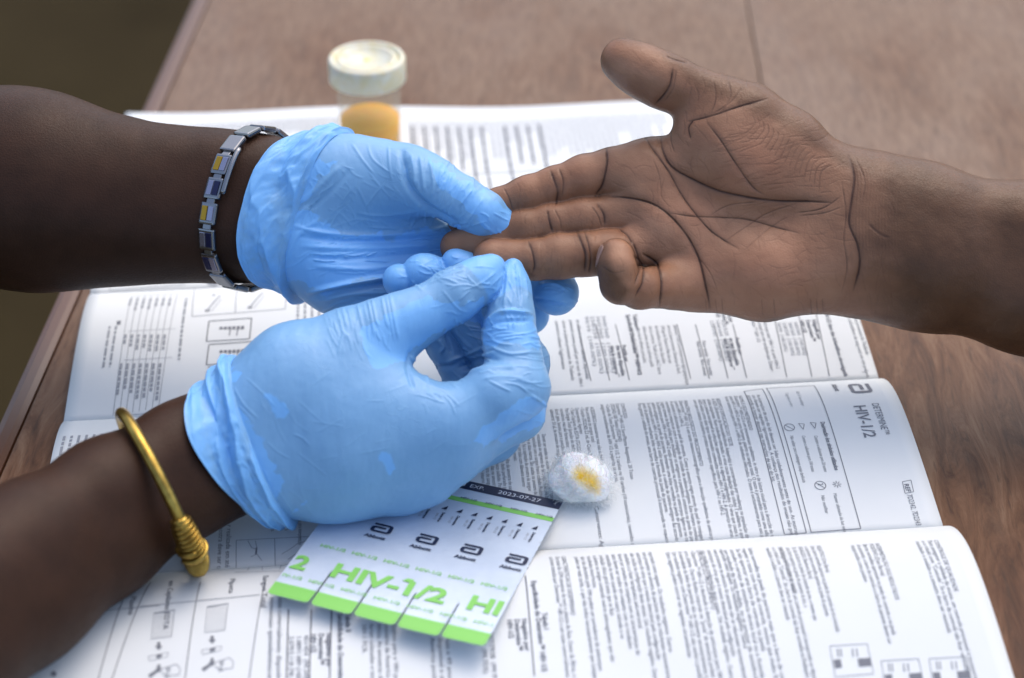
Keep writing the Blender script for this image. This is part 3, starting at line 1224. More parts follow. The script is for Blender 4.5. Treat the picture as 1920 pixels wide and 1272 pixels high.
pxline([(390, 690), (462, 684)], 0.0005, M_INK)
for i in range(8):
    x = 240 + i * 12.2
    pxline([(x + 8, 556 - i * 0.5), (x - 28, 780 - i * 2)], 0.0003, M_INKL)
for (u, v) in ((556, 0), (622, -9), (676, -16), (780, -36)):
    pxline([(248 + v * 0.9, u), (336 + v * 0.75, u - 5)], 0.0003, M_INKL)
for i in range(7):
    for (y0, ln) in ((560, 10), (628, 12), (682, 26)):
        x = 247 + i * 12.2 - (y0 - 556) * 0.155
        a, b = ab(x, y0)
        nb = 0
        while nb < ln / 1000 * random.uniform(0.7, 1.2):
            w = random.uniform(0.002, 0.005)
            put([(a - 0.0007, b + nb), (a + 0.0007, b + nb), (a + 0.0007, b + nb + w), (a - 0.0007, b + nb + w)], [(0, 3, 2, 1)], M_INKL, 'text_block')
            nb += w + 0.001
greek(318, 560, 350, 740, 0.0042, 0.0013, M_INKL, 1.0, 0.5)
greek(190, 612, 218, 690, 0.0034, 0.0012, M_INKL, 1.0, 0.6)
pxpoly([(219, 603), (227, 602), (226, 609), (219, 610)][::-1], M_INK)
greek(163, 605, 186, 776, 0.0046, 0.0011, M_INKL, 1.0, 0.3)
greek(548, 540, 690, 700, 0.0038, 0.0013, M_INKL, 1.0, 0.3)
# far panels: text too small and far to read
greek(286, 220, 640, 262, 0.0037, 0.0012, M_INK, 1.0, 0.1)
greek(770, 213, 1240, 300, 0.0037, 0.0011, M_INKL, 1.0, 0.7)
greek(770, 235, 1010, 390, 0.0074, 0.0019, M_INK, 0.8, 0.6)
for (k, mname, nm), (Vs, Fs) in PRINT.items():
    o = mesh_obj(nm, np.concatenate(Vs), Fs, bpy.data.materials[mname], PANELS[k])
    o['kind'] = 'stuff'
rebase(leaflet)

# ------------------------------------------------------------------ test pouch card (five joined foil pouches)
BL, BR, TR = at_z(500, 1114, 0.0188), at_z(908, 1214, 0.0200), at_z(1056, 941, 0.0082)
CU, CV = BR - BL, TR - BR
CW, CH = np.linalg.norm(CU), np.linalg.norm(CV)
CU, CV = CU / CW, CV / CH
CN = np.cross(CU, CV)
CN /= np.linalg.norm(CN)
UW = CW / 5


def card(u, v, lift=0.0):
    u, v = np.asarray(u, float), np.asarray(v, float)
    fr = (u / UW) % 1.0
    z = 0.0 * fr + 0.0004 * np.sin(u * 60 + 1) * (1 - v / CH)
    k = np.clip(np.floor(u / UW), 0, 4)
    z = z + np.array([0.0001, -0.0001, 0.0002, 0.0, 0.0002])[k.astype(int)] * np.clip(1 - v / 0.011, 0, 1)
    return BL + u[..., None] * CU + v[..., None] * CV + (z + lift)[..., None] * CN


foil_m, foil_nt, foil_b = new_mat('printed_foil')
fc = ramp(foil_nt, noise_n(foil_nt, 60, 4, 0.6, coords(foil_nt)), [(0.3, (0.52, 0.60, 0.70)), (0.7, (0.60, 0.68, 0.77))])
foil_nt.links.new(fc, foil_b.inputs['Base Color'])
foil_b.inputs['Metallic'].default_value = 0.25
foil_b.inputs['Roughness'].default_value = 0.38
bump(foil_nt, noise_n(foil_nt, 260, 4, 0.6, coords(foil_nt)), 0.25, 0.0006, foil_b)
M_PERF = mat_simple('white_ink', (0.62, 0.66, 0.72), 0.5)
pouch_card = empty('test_pouch_card', tuple((BL + TR) / 2))
tag(pouch_card, 'silver foil card of five test pouches with green tabs on the leaflet below the gloves', 'test card')


def pouch_bounds(k, v):
    g = 0.0
    l, r = k * UW + g, (k + 1) * UW - g
    slit = 0.0006 * (1 - sstep(0.0235, 0.0245, v)) * (0.55 + 0.45 * (1 - v / 0.024))
    if k > 0:
        l += slit
    if k < 4:
        r -= slit
    c = 0.0022
    if v < c:
        e = c - math.sqrt(max(0, c * c - (c - v) ** 2))
        l += e
        r -= e
    if k == 4 and v > 0.03:
        r += 0.0002 * math.sin(v * 5200)
    return l, r


def pouch_strip(k, v0, v1, lift, nv=14, nu=6):
    vs = np.linspace(v0, v1, nv)
    if v0 < 0.003:
        vs = np.unique(np.concatenate([np.linspace(0.00002, 0.0022, 7), vs[1:]]))
    U, Vv = [], []
    for v in vs:
        l, r = pouch_bounds(k, v)
        U.append(np.linspace(l, r, nu))
        Vv.append(np.full(nu, v))
    U, Vv = np.array(U), np.array(Vv)
    P = card(np.clip(U, k * UW + 1e-6, (k + 1) * UW - 1e-6 + (0.001 if k == 4 else 0)).ravel(), Vv.ravel(), lift)
    n = len(vs)
    idx = np.arange(n * nu).reshape(n, nu)
    Q = np.stack([idx[:-1, :-1], idx[:-1, 1:], idx[1:, 1:], idx[1:, :-1]], -1).reshape(-1, 4)
    return P, Q


POUCH = []
for k in range(5):
    P, Q = pouch_strip(k, 0.0, CH, 0.0, 60, 9)
    o = mesh_fast('pouch', P, Q, foil_m, pouch_card, False)
    md = o.modifiers.new('thickness', 'SOLIDIFY')
    md.thickness = 0.00012
    md.offset = -1
    POUCH.append(o)
    for nm, v0, v1, mt in (('green_tab', 0.0, 0.0088, M_LIME), ('green_band', 0.0845 * CH / 0.1, 0.0874 * CH / 0.1, M_LIME), ('navy_band', 0.0938 * CH / 0.1, CH, M_NAVY)):
        P, Q = pouch_strip(k, v0, v1, 0.00012)
        mesh_fast(nm, P, Q, mt, o)


CPRINT = {}


def cput(U, Vv, F, mat, name):
    U, Vv = np.asarray(U), np.asarray(Vv)
    k = int(np.clip(np.median(U) // UW, 0, 4))
    ok = (U < CW - 0.0003) & (U > 0.0003)
    F = [f for f in F if all(ok[i] for i in f)]
    P = card(np.clip(U, 0, CW - 1e-6), Vv, 0.00036)
    Vs, Fs = CPRINT.setdefault((k, mat.name, name), ([], []))
    n = sum(len(v) for v in Vs)
    Vs.append(P)
    Fs.extend([tuple(i + n for i in f) for f in F])


def card_text(t, u, v, cap, width=None, mat=M_NAVY, bold=0.0, rot=False, shear=0.0, res=3):
    vv, f = text_mesh(t, bold, res=res)
    s = cap / 0.73
    sx = width / max(1e-6, vv[:, 0].max()) if width else s
    x, y = vv[:, 0] * sx, vv[:, 1] * s
    x = x + y * shear
    if rot:
        cput(u + y, v - x, f, mat, 'lettering')
    else:
        cput(u + x, v + y, f, mat, 'lettering')


S = CH / 0.1
for i in range(7):
    card_text('HIV-1/2', 0.0075 + 0.0152 * i, 0.0345 * S, 0.0023, 0.0122, M_LIME, 0.012)
    card_text('HIV-1/2', -0.0020 + 0.0152 * i, 0.0118 * S, 0.0022, 0.0122, M_LIME, 0.012)
card_text('HIV-1/2', 0.0195, 0.0185 * S, 0.0098, 0.0535, M_LIME, 0.035)
cput([0.0527, 0.0556, 0.0556, 0.0508], [0.0283 * S, 0.0283 * S, 0.0262 * S, 0.0262 * S], [(0, 3, 2, 1)], M_LIME, 'lettering')
card_text('HI', 0.0826, 0.0190 * S, 0.0098, 0.0150, M_LIME, 0.035)
card_text('2', 0.0012, 0.0180 * S, 0.0098, 0.0072, M_LIME, 0.035)
for i, u in enumerate((0.0235, 0.0455, 0.0668, 0.0880)):
    card_text('Abbott', u - 0.0008, 0.0478 * S, 0.0021, 0.0100, M_NAVY, 0.035)
    emblem(None, 1.0, lambda x, y, u=u: (u + x * 0.0095, 0.0520 * S + y * 0.0062), lambda V, F: cput([p[0] for p in V], [p[1] for p in V], F, M_NAVY, 'emblem'))
for i in range(14):
    u = 0.0035 + i * 0.0073
    card_text('Determine', u + 0.0022, 0.0745 * S, 0.0014, 0.0076, M_NAVY, 0.03, rot=True)
    card_text('HIV-1/2', u - 0.0002, 0.0732 * S, 0.0013, 0.0052, M_INKL, 0.0, rot=True)
    cput([u + 0.0005, u + 0.0030, u + 0.0030], [0.0768 * S, 0.0768 * S, 0.0795 * S], [(0, 1, 2)], M_NAVY, 'arrow_mark')
for i in range(8):
    card_text('HIV-1/2', 0.004 + i * 0.0123, 0.0868 * S, 0.0014, 0.0080, M_NAVY, 0.015)
card_text('EXP.', 0.0540, 0.0955 * S, 0.0028, 0.0072, M_PERF)
card_text('2023-07-27', 0.0680, 0.0955 * S, 0.0028, 0.0210, M_PERF)
for (x0, x1, y0, y1) in ((0.0482, 0.0517, 0.0955, 0.0961), (0.0482, 0.0517, 0.0982, 0.0987), (0.0482, 0.0487, 0.0955, 0.0987), (0.0512, 0.0517, 0.0955, 0.0987), (0.0492, 0.0507, 0.0966, 0.0972)):
    cput([x0, x1, x1, x0], [y0 * S, y0 * S, y1 * S, y1 * S], [(0, 1, 2, 3)], M_PERF, 'date_mark')
for (k, mn, nm), (Vs, Fs) in CPRINT.items():
    if Fs:
        o = mesh_obj(nm, np.concatenate(Vs), Fs, bpy.data.materials[mn], POUCH[k])
        o['kind'] = 'stuff'
rebase(pouch_card)

# ------------------------------------------------------------------ cotton ball
import bmesh
cot_m, cot_nt, cot_b = new_mat('cotton_wool')
cc = coords(cot_nt)
tcn = N(cot_nt, 'ShaderNodeTexCoord')
stain = attr(cot_nt, 'stain')
st = ramp(cot_nt, math_n(cot_nt, 'ADD', stain, math_n(cot_nt, 'MULTIPLY', math_n(cot_nt, 'SUBTRACT', noise_n(cot_nt, 240, 5, 0.7, cc), 0.5), 0.9)), [(0.30, 0.0), (1.05, 1.0)])
cot_nt.links.new(mixc(cot_nt, st, (0.88, 0.90, 0.90), (0.88, 0.62, 0.05)), cot_b.inputs['Base Color'])
cot_b.inputs['Roughness'].default_value = 0.95
cot_b.inputs['Specular IOR Level'].default_value = 0.1
cot_b.inputs['Subsurface Weight'].default_value = 0.35
cot_b.inputs['Subsurface Scale'].default_value = 0.006
bump(cot_nt, noise_n(cot_nt, 420, 6, 0.75, cc, 1.0), 0.35, 0.0012, cot_b)
ca, cb_ = ab(1084, 922)
CB = sheet(np.array([ca]), np.array([cb_]))[0] + np.array([0, 0, 0.0078])
bm = bmesh.new()
bmesh.ops.create_icosphere(bm, subdivisions=5, radius=1)
cv = np.array([v.co[:] for v in bm.verts])
cn = cv.copy()
rad = 1 + 0.10 * np.sin(cv[:, 0] * 2.3 + cv[:, 1] * 1.7 + 0.6) + 0.09 * np.sin(cv[:, 1] * 3.1 - cv[:, 2] * 2.4 + 2.0) + 0.05 * np.sin(cv[:, 0] * 5.2 + cv[:, 2] * 4.1) + 0.05 * (fbm(cv * 6 + 9, 3) - 0.5)
cvw = cv * rad[:, None] * np.array([0.0138, 0.0128, 0.0088])
cvw[:, 2] = np.maximum(cvw[:, 2], -0.0070 + 0.0006 * np.sin(cv[:, 0] * 9))
cpx, cpy, _ = to_px(cvw + CB)
facing = cn @ (-FWD) > 0
d_st = in_poly(cpx, cpy, [(1076, 888), (1084, 878), (1098, 880), (1112, 890), (1122, 906), (1120, 922), (1108, 916), (1094, 908), (1080, 900)])
stn = np.where(facing, 1 - sstep(-14, 20, d_st), 0)
for i, v in enumerate(bm.verts):
    v.co = Vector(cvw[i])
me = bpy.data.meshes.new('cotton_ball')
bm.to_mesh(me)
bm.free()
cotton = empty('cotton_ball', tuple(CB - np.array([0, 0, 0.0070])))
tag(cotton, 'fluffy white cotton ball with a yellow stain lying on the leaflet', 'cotton ball')
tuft = link('tuft', me, cot_m, cotton, True)
tuft.location = CB
add_attr(tuft, 'stain', stn)
fib_V, fib_F, fib_s = [], [], []
for j in range(3600):
    i = RNG.integers(len(cvw))
    p = cvw[i].copy()
    dr = cn[i] * RNG.uniform(0.1, 0.6) + RNG.normal(size=3) * 0.8
    dr /= np.linalg.norm(dr)
    L = RNG.uniform(0.0012, 0.005)
    w = RNG.uniform(0.00003, 0.00011)
    cur = np.cross(dr, RNG.normal(size=3)) * 0.5
    pts = [p + dr * L * t + cur * L * t * t for t in (0, 0.33, 0.66, 1)]
    b0 = len(fib_V)
    s1 = np.cross(dr, FWD)
    s1 = s1 / (np.linalg.norm(s1) + 1e-9) * w
    s2 = np.cross(dr, s1)
    s2 = s2 / (np.linalg.norm(s2) + 1e-9) * w
    for q in pts:
        for a_ in (s1, -0.5 * s1 + 0.87 * s2, -0.5 * s1 - 0.87 * s2):
            fib_V.append(q + a_)
            fib_s.append(stn[i])
    for t in range(3):
        for a_ in range(3):
            fib_F.append((b0 + t * 3 + a_, b0 + t * 3 + (a_ + 1) % 3, b0 + t * 3 + 3 + (a_ + 1) % 3, b0 + t * 3 + 3 + a_))
fib = mesh_fast('fibres', fib_V, fib_F, cot_m, cotton)
fib.location = CB
fib['kind'] = 'stuff'
add_attr(fib, 'stain', fib_s)
rebase(cotton)

# ------------------------------------------------------------------ specimen jar
JB = at_z(697, 285, 0.0035)
JS = 1.0
jar = empty('specimen_jar', tuple(JB))
jar.scale = (0.9, 0.9, 0.92)
tag(jar, 'clear plastic specimen jar with white screw lid and orange liquid', 'jar')
pl_m, pl_nt, pl_b = new_mat('clear_plastic')
pl_b.inputs['Base Color'].default_value = (0.62, 0.58, 0.44, 1)
pl_b.inputs['Roughness'].default_value = 0.2
pl_b.inputs['Alpha'].default_value = 0.15
lq_m, lq_nt, lq_b = new_mat('orange_liquid')
lq_b.inputs['Base Color'].default_value = (1.0, 0.49, 0.008, 1)
lq_b.inputs['Roughness'].default_value = 0.12
lq_b.inputs['Transmission Weight'].default_value = 0.0
lq_b.inputs['Subsurface Weight'].default_value = 0.5
lq_b.inputs['Subsurface Scale'].default_value = 0.01
lq_b.inputs['IOR'].default_value = 1.2
lid_m, lid_nt, lid_b = new_mat('white_plastic')
lc = ramp(lid_nt, noise_n(lid_nt, 130, 3, 0.6, coords(lid_nt)), [(0.40, (0.66, 0.66, 0.55)), (0.70, (0.64, 0.58, 0.33))])
lid_nt.links.new(lc, lid_b.inputs['Base Color'])
lid_b.inputs['Roughness'].default_value = 0.35
lid_b.inputs['Subsurface Weight'].default_value = 0.15
lid_b.inputs['Subsurface Scale'].default_value = 0.004
H0 = 0.070
body_p = [(0.0, 0.0006), (0.0195, 0.0006), (0.0205, 0.0016), (0.0228, H0 - 0.012), (0.0228, H0 - 0.001), (0.0218, H0 - 0.001), (0.0217, H0 - 0.012), (0.0196, 0.0025), (0.0, 0.0022)]
V, Fc = lathe(body_p, 72)
mesh_obj('body', V, Fc, pl_m, jar, True)
liq_p = [(0.0, 0.0026), (0.0195, 0.0028), (0.0205, 0.0268), (0.0200, 0.0272), (0.0, 0.0270)]
V, Fc = lathe(liq_p, 72)
mesh_obj('liquid', V, Fc, lq_m, jar, True)
lid_p = [(0.0225, H0 - 0.0150), (0.0252, H0 - 0.0150), (0.0258, H0 - 0.0144), (0.0258, H0 - 0.0002), (0.0252, H0 + 0.0012), (0.0236, H0 + 0.0016), (0.0226, H0 + 0.0012),
         (0.0222, H0 - 0.0010), (0.0204, H0 - 0.0012), (0.0196, H0 + 0.0006), (0.0186, H0 + 0.0010), (0.0172, H0 + 0.0008), (0.0164, H0 - 0.0008), (0.0, H0 - 0.0010)]
n_l = 120
V, Fc = lathe(lid_p, n_l)
V = [(x * (1.016 if (i // len(lid_p)) % 2 and 1 < i % len(lid_p) < 4 else 1), y * (1.016 if (i // len(lid_p)) % 2 and 1 < i % len(lid_p) < 4 else 1), z) for i, (x, y, z) in enumerate(V)]
lid = mesh_obj('lid', V, Fc, lid_m, jar, True)
V, Fc = lathe([(0.0, H0 - 0.0002), (0.0016, H0 - 0.0004), (0.0023, H0 - 0.0009)], 24)
mesh_obj('moulding_dot', V, Fc, mat_simple('yellowed_plastic', (0.75, 0.64, 0.18), 0.4), lid, True)
tag(jar, jar['label'], 'jar')

# ------------------------------------------------------------------ patient's bare hand and forearm
bh = Body(0.82)
palm = bh.chain([(1585, 372, 0.1, 70), (1400, 335, 0.2, 62), (1222, 312, 0.1, 50)], 0.012)[0]
palm += bh.chain([(1585, 405, 0.0, 72), (1205, 388, 0.0, 50)])[0]
palm += bh.chain([(1585, 455, 0.0, 72), (1245, 452, 0.1, 50)])[0]
palm += bh.chain([(1580, 490, 0.1, 76), (1430, 525, 0.3, 68), (1300, 530, 0.4, 55)])[0]
palm += [bh.ell(1450, 505, 0.9, 135, 72, 1.7, -0.08)]
palm += [bh.ell(1255, 425, 0.55, 90, 62, 1.25, -0.5)]
palm += [bh.ell(1200, 330, 0.45, 60, 50, 1.1, 0.2)]
bh.add((palm, 0.011), 0)
fore = bh.chain([(1560, 385, 0.0, 76), (1640, 385, -0.1, 80), (1740, 406, -0.1, 80), (1920, 442, -0.3, 84), (2130, 486, -0.8, 98), (2260, 512, -1.1, 108)])[0]
fore += bh.chain([(1560, 480, 0.0, 82), (1640, 497, -0.1, 84), (1740, 526, -0.1, 78), (1920, 565, -0.3, 82), (2130, 622, -0.8, 98), (2260, 658, -1.1, 108)])[0]
fore += bh.chain([(1620, 440, 0.35, 60), (1760, 470, 0.4, 66)])[0]
bh.add((fore, 0.02), 0.016)
thumb = bh.chain([(1550, 345, 0.1, 68), (1470, 282, 0.4, 76), (1400, 226, 0.5, 66), (1345, 196, 0.7, 51), (1290, 171, 0.8, 45), (1245, 152, 0.9, 49), (1200, 131, 0.9, 46), (1168, 114, 0.7, 42)], 0.006)
thumb[0].append(bh.ell(1398, 292, 1.0, 150, 85, 1.75, -0.55))
bh.add(thumb, 0.011)
fing = []
fi = bh.chain([(1235, 312, 0.0, 48), (1150, 322, 0.2, 44), (1095, 333, 0.3, 41), (1042, 350, 0.3, 37), (990, 368, 0.3, 37), (935, 388, 0.0, 34), (868, 412, -0.5, 30)], 0.003)
fm = bh.chain([(1225, 392, 0.0, 44), (1150, 405, 0.3, 40), (1095, 410, 0.5, 40), (1030, 418, 0.6, 36), (985, 428, 0.6, 37), (930, 442, 0.5, 33), (890, 452, 0.4, 34), (857, 463, 0.3, 32)], 0.003)
fr = bh.chain([(1260, 460, 0.1, 42), (1180, 470, 0.8, 41), (1140, 474, 1.1, 43), (1096, 477, 1.4, 41), (1050, 481, 1.4, 42), (1002, 487, 1.4, 37), (960, 487, 1.3, 35), (925, 484, 1.2, 38)], 0.003)
fp = bh.chain([(1320, 528, 0.3, 44), (1265, 536, 1.2, 43), (1200, 541, 2.5, 38), (1163, 532, 3.2, 37), (1156, 500, 3.5, 35), (1156, 482, 3.3, 35)], 0.003)
fing = [fi, fm, fr, fp]


bh.fingers, bh.kf = fing, 0.0055
V, Q, Nm = bh.surface(0.00074)


def refine(V, Q, sel):
    """split the chosen quads in four"""
    S = Q[sel]
    E = np.stack([S, np.roll(S, -1, 1)], -1).reshape(-1, 2)
    E.sort(axis=1)
    U, inv = np.unique(E[:, 0].astype(np.int64) * len(V) + E[:, 1], return_inverse=True)
    mids = (V[U // len(V)] + V[U % len(V)]) / 2
    cen = V[S].mean(1)
    m = inv.reshape(-1, 4) + len(V)
    c = np.arange(len(S)) + len(V) + len(U)
    new = np.concatenate([np.stack([S[:, i], m[:, i], c, m[:, i - 1]], 1) for i in range(4)])
    return np.concatenate([V, mids, cen]), np.concatenate([Q[~sel], new])


_x, _y, _ = to_px(V)
_f = -np.einsum('ij,ij->i', Nm, (V - CAM) / np.linalg.norm(V - CAM, axis=1)[:, None])
_ok = (_f > 0.0) & (_x < 1690)
V, Q = refine(V, Q, _ok[Q].all(1))
Nm = mesh_normals(V, Q)
px, py, dep = to_px(V)
view = V - CAM
view /= np.linalg.norm(view, axis=1)[:, None]
face = -np.einsum('ij,ij->i', Nm, view)
fr_m = face > 0.05
CREASE = [
    # main palm lines
    ([(1238, 252), (1244, 285), (1262, 315), (1300, 338), (1345, 358), (1400, 371), (1460, 378), (1515, 378), (1560, 381)], 3.2, 1.0),
    ([(1205, 250), (1228, 285), (1256, 325), (1275, 360), (1300, 395), (1330, 430), (1360, 452), (1385, 467)], 2.6, 0.7),
    ([(1255, 400), (1300, 406), (1350, 408), (1400, 412), (1450, 425), (1500, 438)], 2.2, 0.6),
    ([(1140, 368), (1180, 372), (1225, 383), (1260, 408), (1290, 445), (1310, 485), (1322, 530), (1332, 580)], 3.2, 0.95),
    ([(1326, 232), (1350, 262), (1378, 305), (1410, 350), (1432, 365)], 2.2, 0.6),
    ([(1290, 228), (1316, 222), (1345, 214), (1385, 200), (1440, 185)], 2.5, 0.7),
    ([(1300, 225), (1290, 240), (1295, 262)], 2.6, 0.7),
    ([(1262, 230), (1258, 262), (1264, 285)], 2.0, 0.5),
    # thumb joints
    ([(1262, 128), (1256, 160), (1242, 182), (1228, 196)], 2.8, 0.85),
    ([(1268, 132), (1262, 165), (1246, 190)], 1.8, 0.4),
    ([(1338, 150), (1342, 185), (1332, 215)], 1.6, 0.45),
    ([(1365, 150), (1370, 180), (1352, 212)], 1.6, 0.4),
    ([(1395, 160), (1372, 190), (1340, 212)], 1.6, 0.4),
    ([(1250, 105), (1268, 112), (1290, 118)], 1.8, 0.6),
    # index
    ([(1136, 276), (1138, 300), (1134, 328), (1128, 352), (1116, 368)], 3.4, 0.9),
    ([(1032, 320), (1040, 342), (1046, 362), (1042, 384)], 4.0, 0.75),
    ([(1048, 316), (1056, 340), (1054, 368)], 2.4, 0.55),
    ([(944, 352), (954, 372), (962, 396)], 2.6, 0.5),
    # middle
    ([(1120, 382), (1132, 402), (1134, 424)], 3.2, 0.8),
    ([(1110, 388), (1122, 406), (1128, 426)], 2.2, 0.5),
    ([(1026, 394), (1030, 415), (1036, 436)], 3.6, 0.7),
    ([(1040, 394), (1050, 414), (1052, 432)], 2.2, 0.45),
    # ring
    ([(1082, 434), (1090, 455), (1098, 480), (1096, 510)], 4.2, 0.85),
    ([(1096, 434), (1104, 460), (1108, 490), (1104, 516)], 3.0, 0.7),
    ([(990, 452), (998, 474), (1002, 498), (998, 512)], 3.0, 0.75),
    ([(1160, 428), (1176, 440), (1186, 458)], 2.6, 0.7),
    # little finger
    ([(1186, 452), (1196, 480), (1200, 505), (1190, 535)], 2.6, 0.6),
    ([(1188, 478), (1206, 500), (1206, 530), (1192, 556)], 3.0, 0.8),
    ([(1205, 476), (1232, 496), (1242, 525), (1240, 556), (1236, 574)], 3.4, 0.95),
    ([(1128, 500), (1150, 512), (1172, 508)], 2.2, 0.35),
    # wrist
    ([(1592, 292), (1602, 330), (1596, 380), (1592, 420), (1608, 460), (1612, 500), (1600, 545)], 3.6, 0.85),
    ([(1578, 340), (1586, 400), (1582, 450), (1588, 500), (1578, 550)], 2.0, 0.45),
    ([(1606, 300), (1622, 340), (1616, 380)], 2.0, 0.4),
    ([(1628, 420), (1650, 440), (1668, 446)], 5.0, 0.4),
    # small lines of the palm
    ([(1360, 452), (1400, 425), (1440, 400), (1495, 382)], 1.5, 0.4),
    ([(1330, 405), (1368, 385), (1420, 380)], 1.4, 0.35),
    ([(1395, 470), (1440, 430), (1480, 405)], 1.4, 0.3),
    ([(1290, 440), (1300, 470), (1330, 510), (1345, 545)], 1.5, 0.35),
    ([(1490, 400), (1540, 392), (1575, 370)], 1.6, 0.5),
    ([(1500, 405), (1545, 400), (1580, 388)], 1.4, 0.4),
    ([(1225, 300), (1236, 330), (1240, 360)], 1.3, 0.3),
    ([(1245, 335), (1240, 368), (1260, 392)], 1.3, 0.3),
]
for i in range(16):
    t = i / 15
    CREASE.append(([(1410 + 150 * t, 215 + 95 * t), (1455 + 125 * t - 40, 195 + 90 * t + 38), (1395 + 140 * t, 245 + 105 * t + 8)], 1.2, 0.22 + 0.15 * RNG.random()))
for i in range(22):
    x, y = RNG.uniform(1330, 1520), RNG.uniform(255, 370)
    a = RNG.uniform(-0.5, 0.1)
    L = RNG.uniform(25, 60)
    CREASE.append(([(x, y), (x + L * math.cos(a), y + L * math.sin(a))], 1.0, 0.18))
for i in range(26):
    x, y = RNG.uniform(1260, 1560), RNG.uniform(380, 570)
    a = RNG.uniform(0.3, 1.9)
    L = RNG.uniform(15, 45)
    CREASE.append(([(x, y), (x + L * math.cos(a), y + L * math.sin(a))], 1.0, 0.12))
for i in range(14):
    x = 1600 + i * 6
    CREASE.append(([(x, 300 + i * 2), (x + 8, 340), (x + 4, 400), (x + 6, 480)], 1.2, 0.16 - i * 0.006))
for (x0, x1, y0, y1, n_, a0, a1, l0, l1, k_) in (
        (1330, 1560, 240, 380, 60, -0.55, -0.05, 20, 70, 0.22), (1300, 1580, 390, 570, 60, 0.5, 1.5, 10, 40, 0.16), (1290, 1580, 380, 540, 40, -0.7, 0.1, 20, 60, 0.18),
        (1215, 1330, 230, 420, 40, 0.8, 1.7, 12, 45, 0.22), (1140, 1300, 290, 470, 40, -0.2, 0.9, 12, 40, 0.16), (1280, 1420, 130, 225, 34, 1.2, 2.0, 14, 40, 0.22),
        (950, 1130, 320, 380, 26, 1.2, 1.9, 8, 26, 0.18), (980, 1120, 395, 430, 22, 1.2, 1.9, 8, 22, 0.18), (1000, 1120, 440, 515, 40, 1.3, 1.9, 8, 34, 0.18),
        (1590, 1680, 300, 560, 50, 1.3, 1.8, 20, 70, 0.16), (1130, 1240, 480, 570, 26, 1.0, 1.9, 8, 30, 0.18), (1140, 1240, 90, 180, 20, 0.2, 0.9, 10, 30, 0.10)):
    for _ in range(n_):
        x, y = RNG.uniform(x0, x1), RNG.uniform(y0, y1)
        a, L = RNG.uniform(a0, a1), RNG.uniform(l0, l1)
        bend = RNG.uniform(-0.15, 0.15) * L
        CREASE.append(([(x, y), (x + L / 2 * math.cos(a) - bend * math.sin(a), y + L / 2 * math.sin(a) + bend * math.cos(a)), (x + L * math.cos(a), y + L * math.sin(a))], 2.2, k_ * RNG.uniform(0.3, 1.0)))
for i in range(9):
    x = RNG.uniform(1300, 1560)
    CREASE.append(([(x, 560), (x + 3, 592)], 1.4, 0.3))
broad = lines_field(px, py, fr_m, [(p, max(5.0, w * 2.4), k) for p, w, k in CREASE if k > 0.5])
CREASE = [(p, max(1.25, w * 0.55), k) for p, w, k in CREASE]
cre = lines_field(px, py, fr_m, CREASE)
cre = cre * np.clip(0.35 + 1.3 * fbm(V * 160 + 8, 3), 0.3, 1.25)
# palmar skin is paler than the back of the hand and the forearm
wob = fbm(V * 90, 3) - 0.5
palmar = sstep(-0.02, 0.42, face + wob * 0.35) * (1 - sstep(1560, 1700, px + wob * 60 - np.clip(py - 430, 0, 200) * 0.15))
side = np.ones(len(V))
side *= 1 - 0.75 * sstep(30, 0, px - 1120) * 0
thumb_back = in_poly(px, py, [(1120, 60), (1225, 88), (1275, 125), (1330, 160), (1400, 195), (1470, 225), (1560, 290), (1640, 320), (1640, 250), (1480, 130), (1300, 60)])
palmar *= 0.25 + 0.75 * sstep(-6, 22, thumb_back + wob * 22)
pink = in_poly(px, py, [(1115, 470), (1118, 540), (1160, 566), (1175, 545), (1140, 500), (1136, 460)])
palmar *= 0.35 + 0.65 * sstep(-4, 12, pink)
# the pads are paler, the fingers and hollows browner
tone = np.full(len(V), 0.46)
for (cx, cy, sx_, sy_, k_) in ((1450, 510, 130, 80, 0.32), (1255, 430, 75, 60, 0.32), (1380, 295, 110, 75, 0.22), (1300, 560, 90, 40, 0.25), (1190, 135, 45, 36, 0.22), (1215, 325, 60, 40, 0.25),
                               (1160, 480, 26, 30, 0.25), (950, 480, 45, 28, 0.25), (1060, 480, 40, 30, 0.12), (1090, 335, 40, 30, 0.10), (1400, 410, 120, 40, 0.12)):
    tone += k_ * np.exp(-((px - cx) / sx_) ** 2 - ((py - cy) / sy_) ** 2)
tone += (fbm(V * 55 + 3, 3) - 0.5) * 0.35
palmar *= np.clip(tone * 1.08, 0.22, 1.0)
V2 = V - Nm * (np.clip(cre, 0, 1.2) * 0.0006 + np.clip(broad, 0, 1.2) * 0.0005)[:, None]
V2 += Nm * ((fbm(V * 130, 3) - 0.5) * 0.0006)[:, None]
patient = empty('person', tuple(at_z(1560, 560, 0.0)))
tag(patient, 'bare palm-up hand and forearm reaching in from the right, fingers held by the gloves', 'person')
hand = mesh_fast('hand_and_forearm', V2, Q, M_SKIN_P, patient)
add_attr(hand, 'palmar', np.clip(palmar, 0, 1))
add_attr(hand, 'crease', np.clip(cre * 0.95 + np.clip(broad, 0, 1) * 0.28, 0, 0.88))


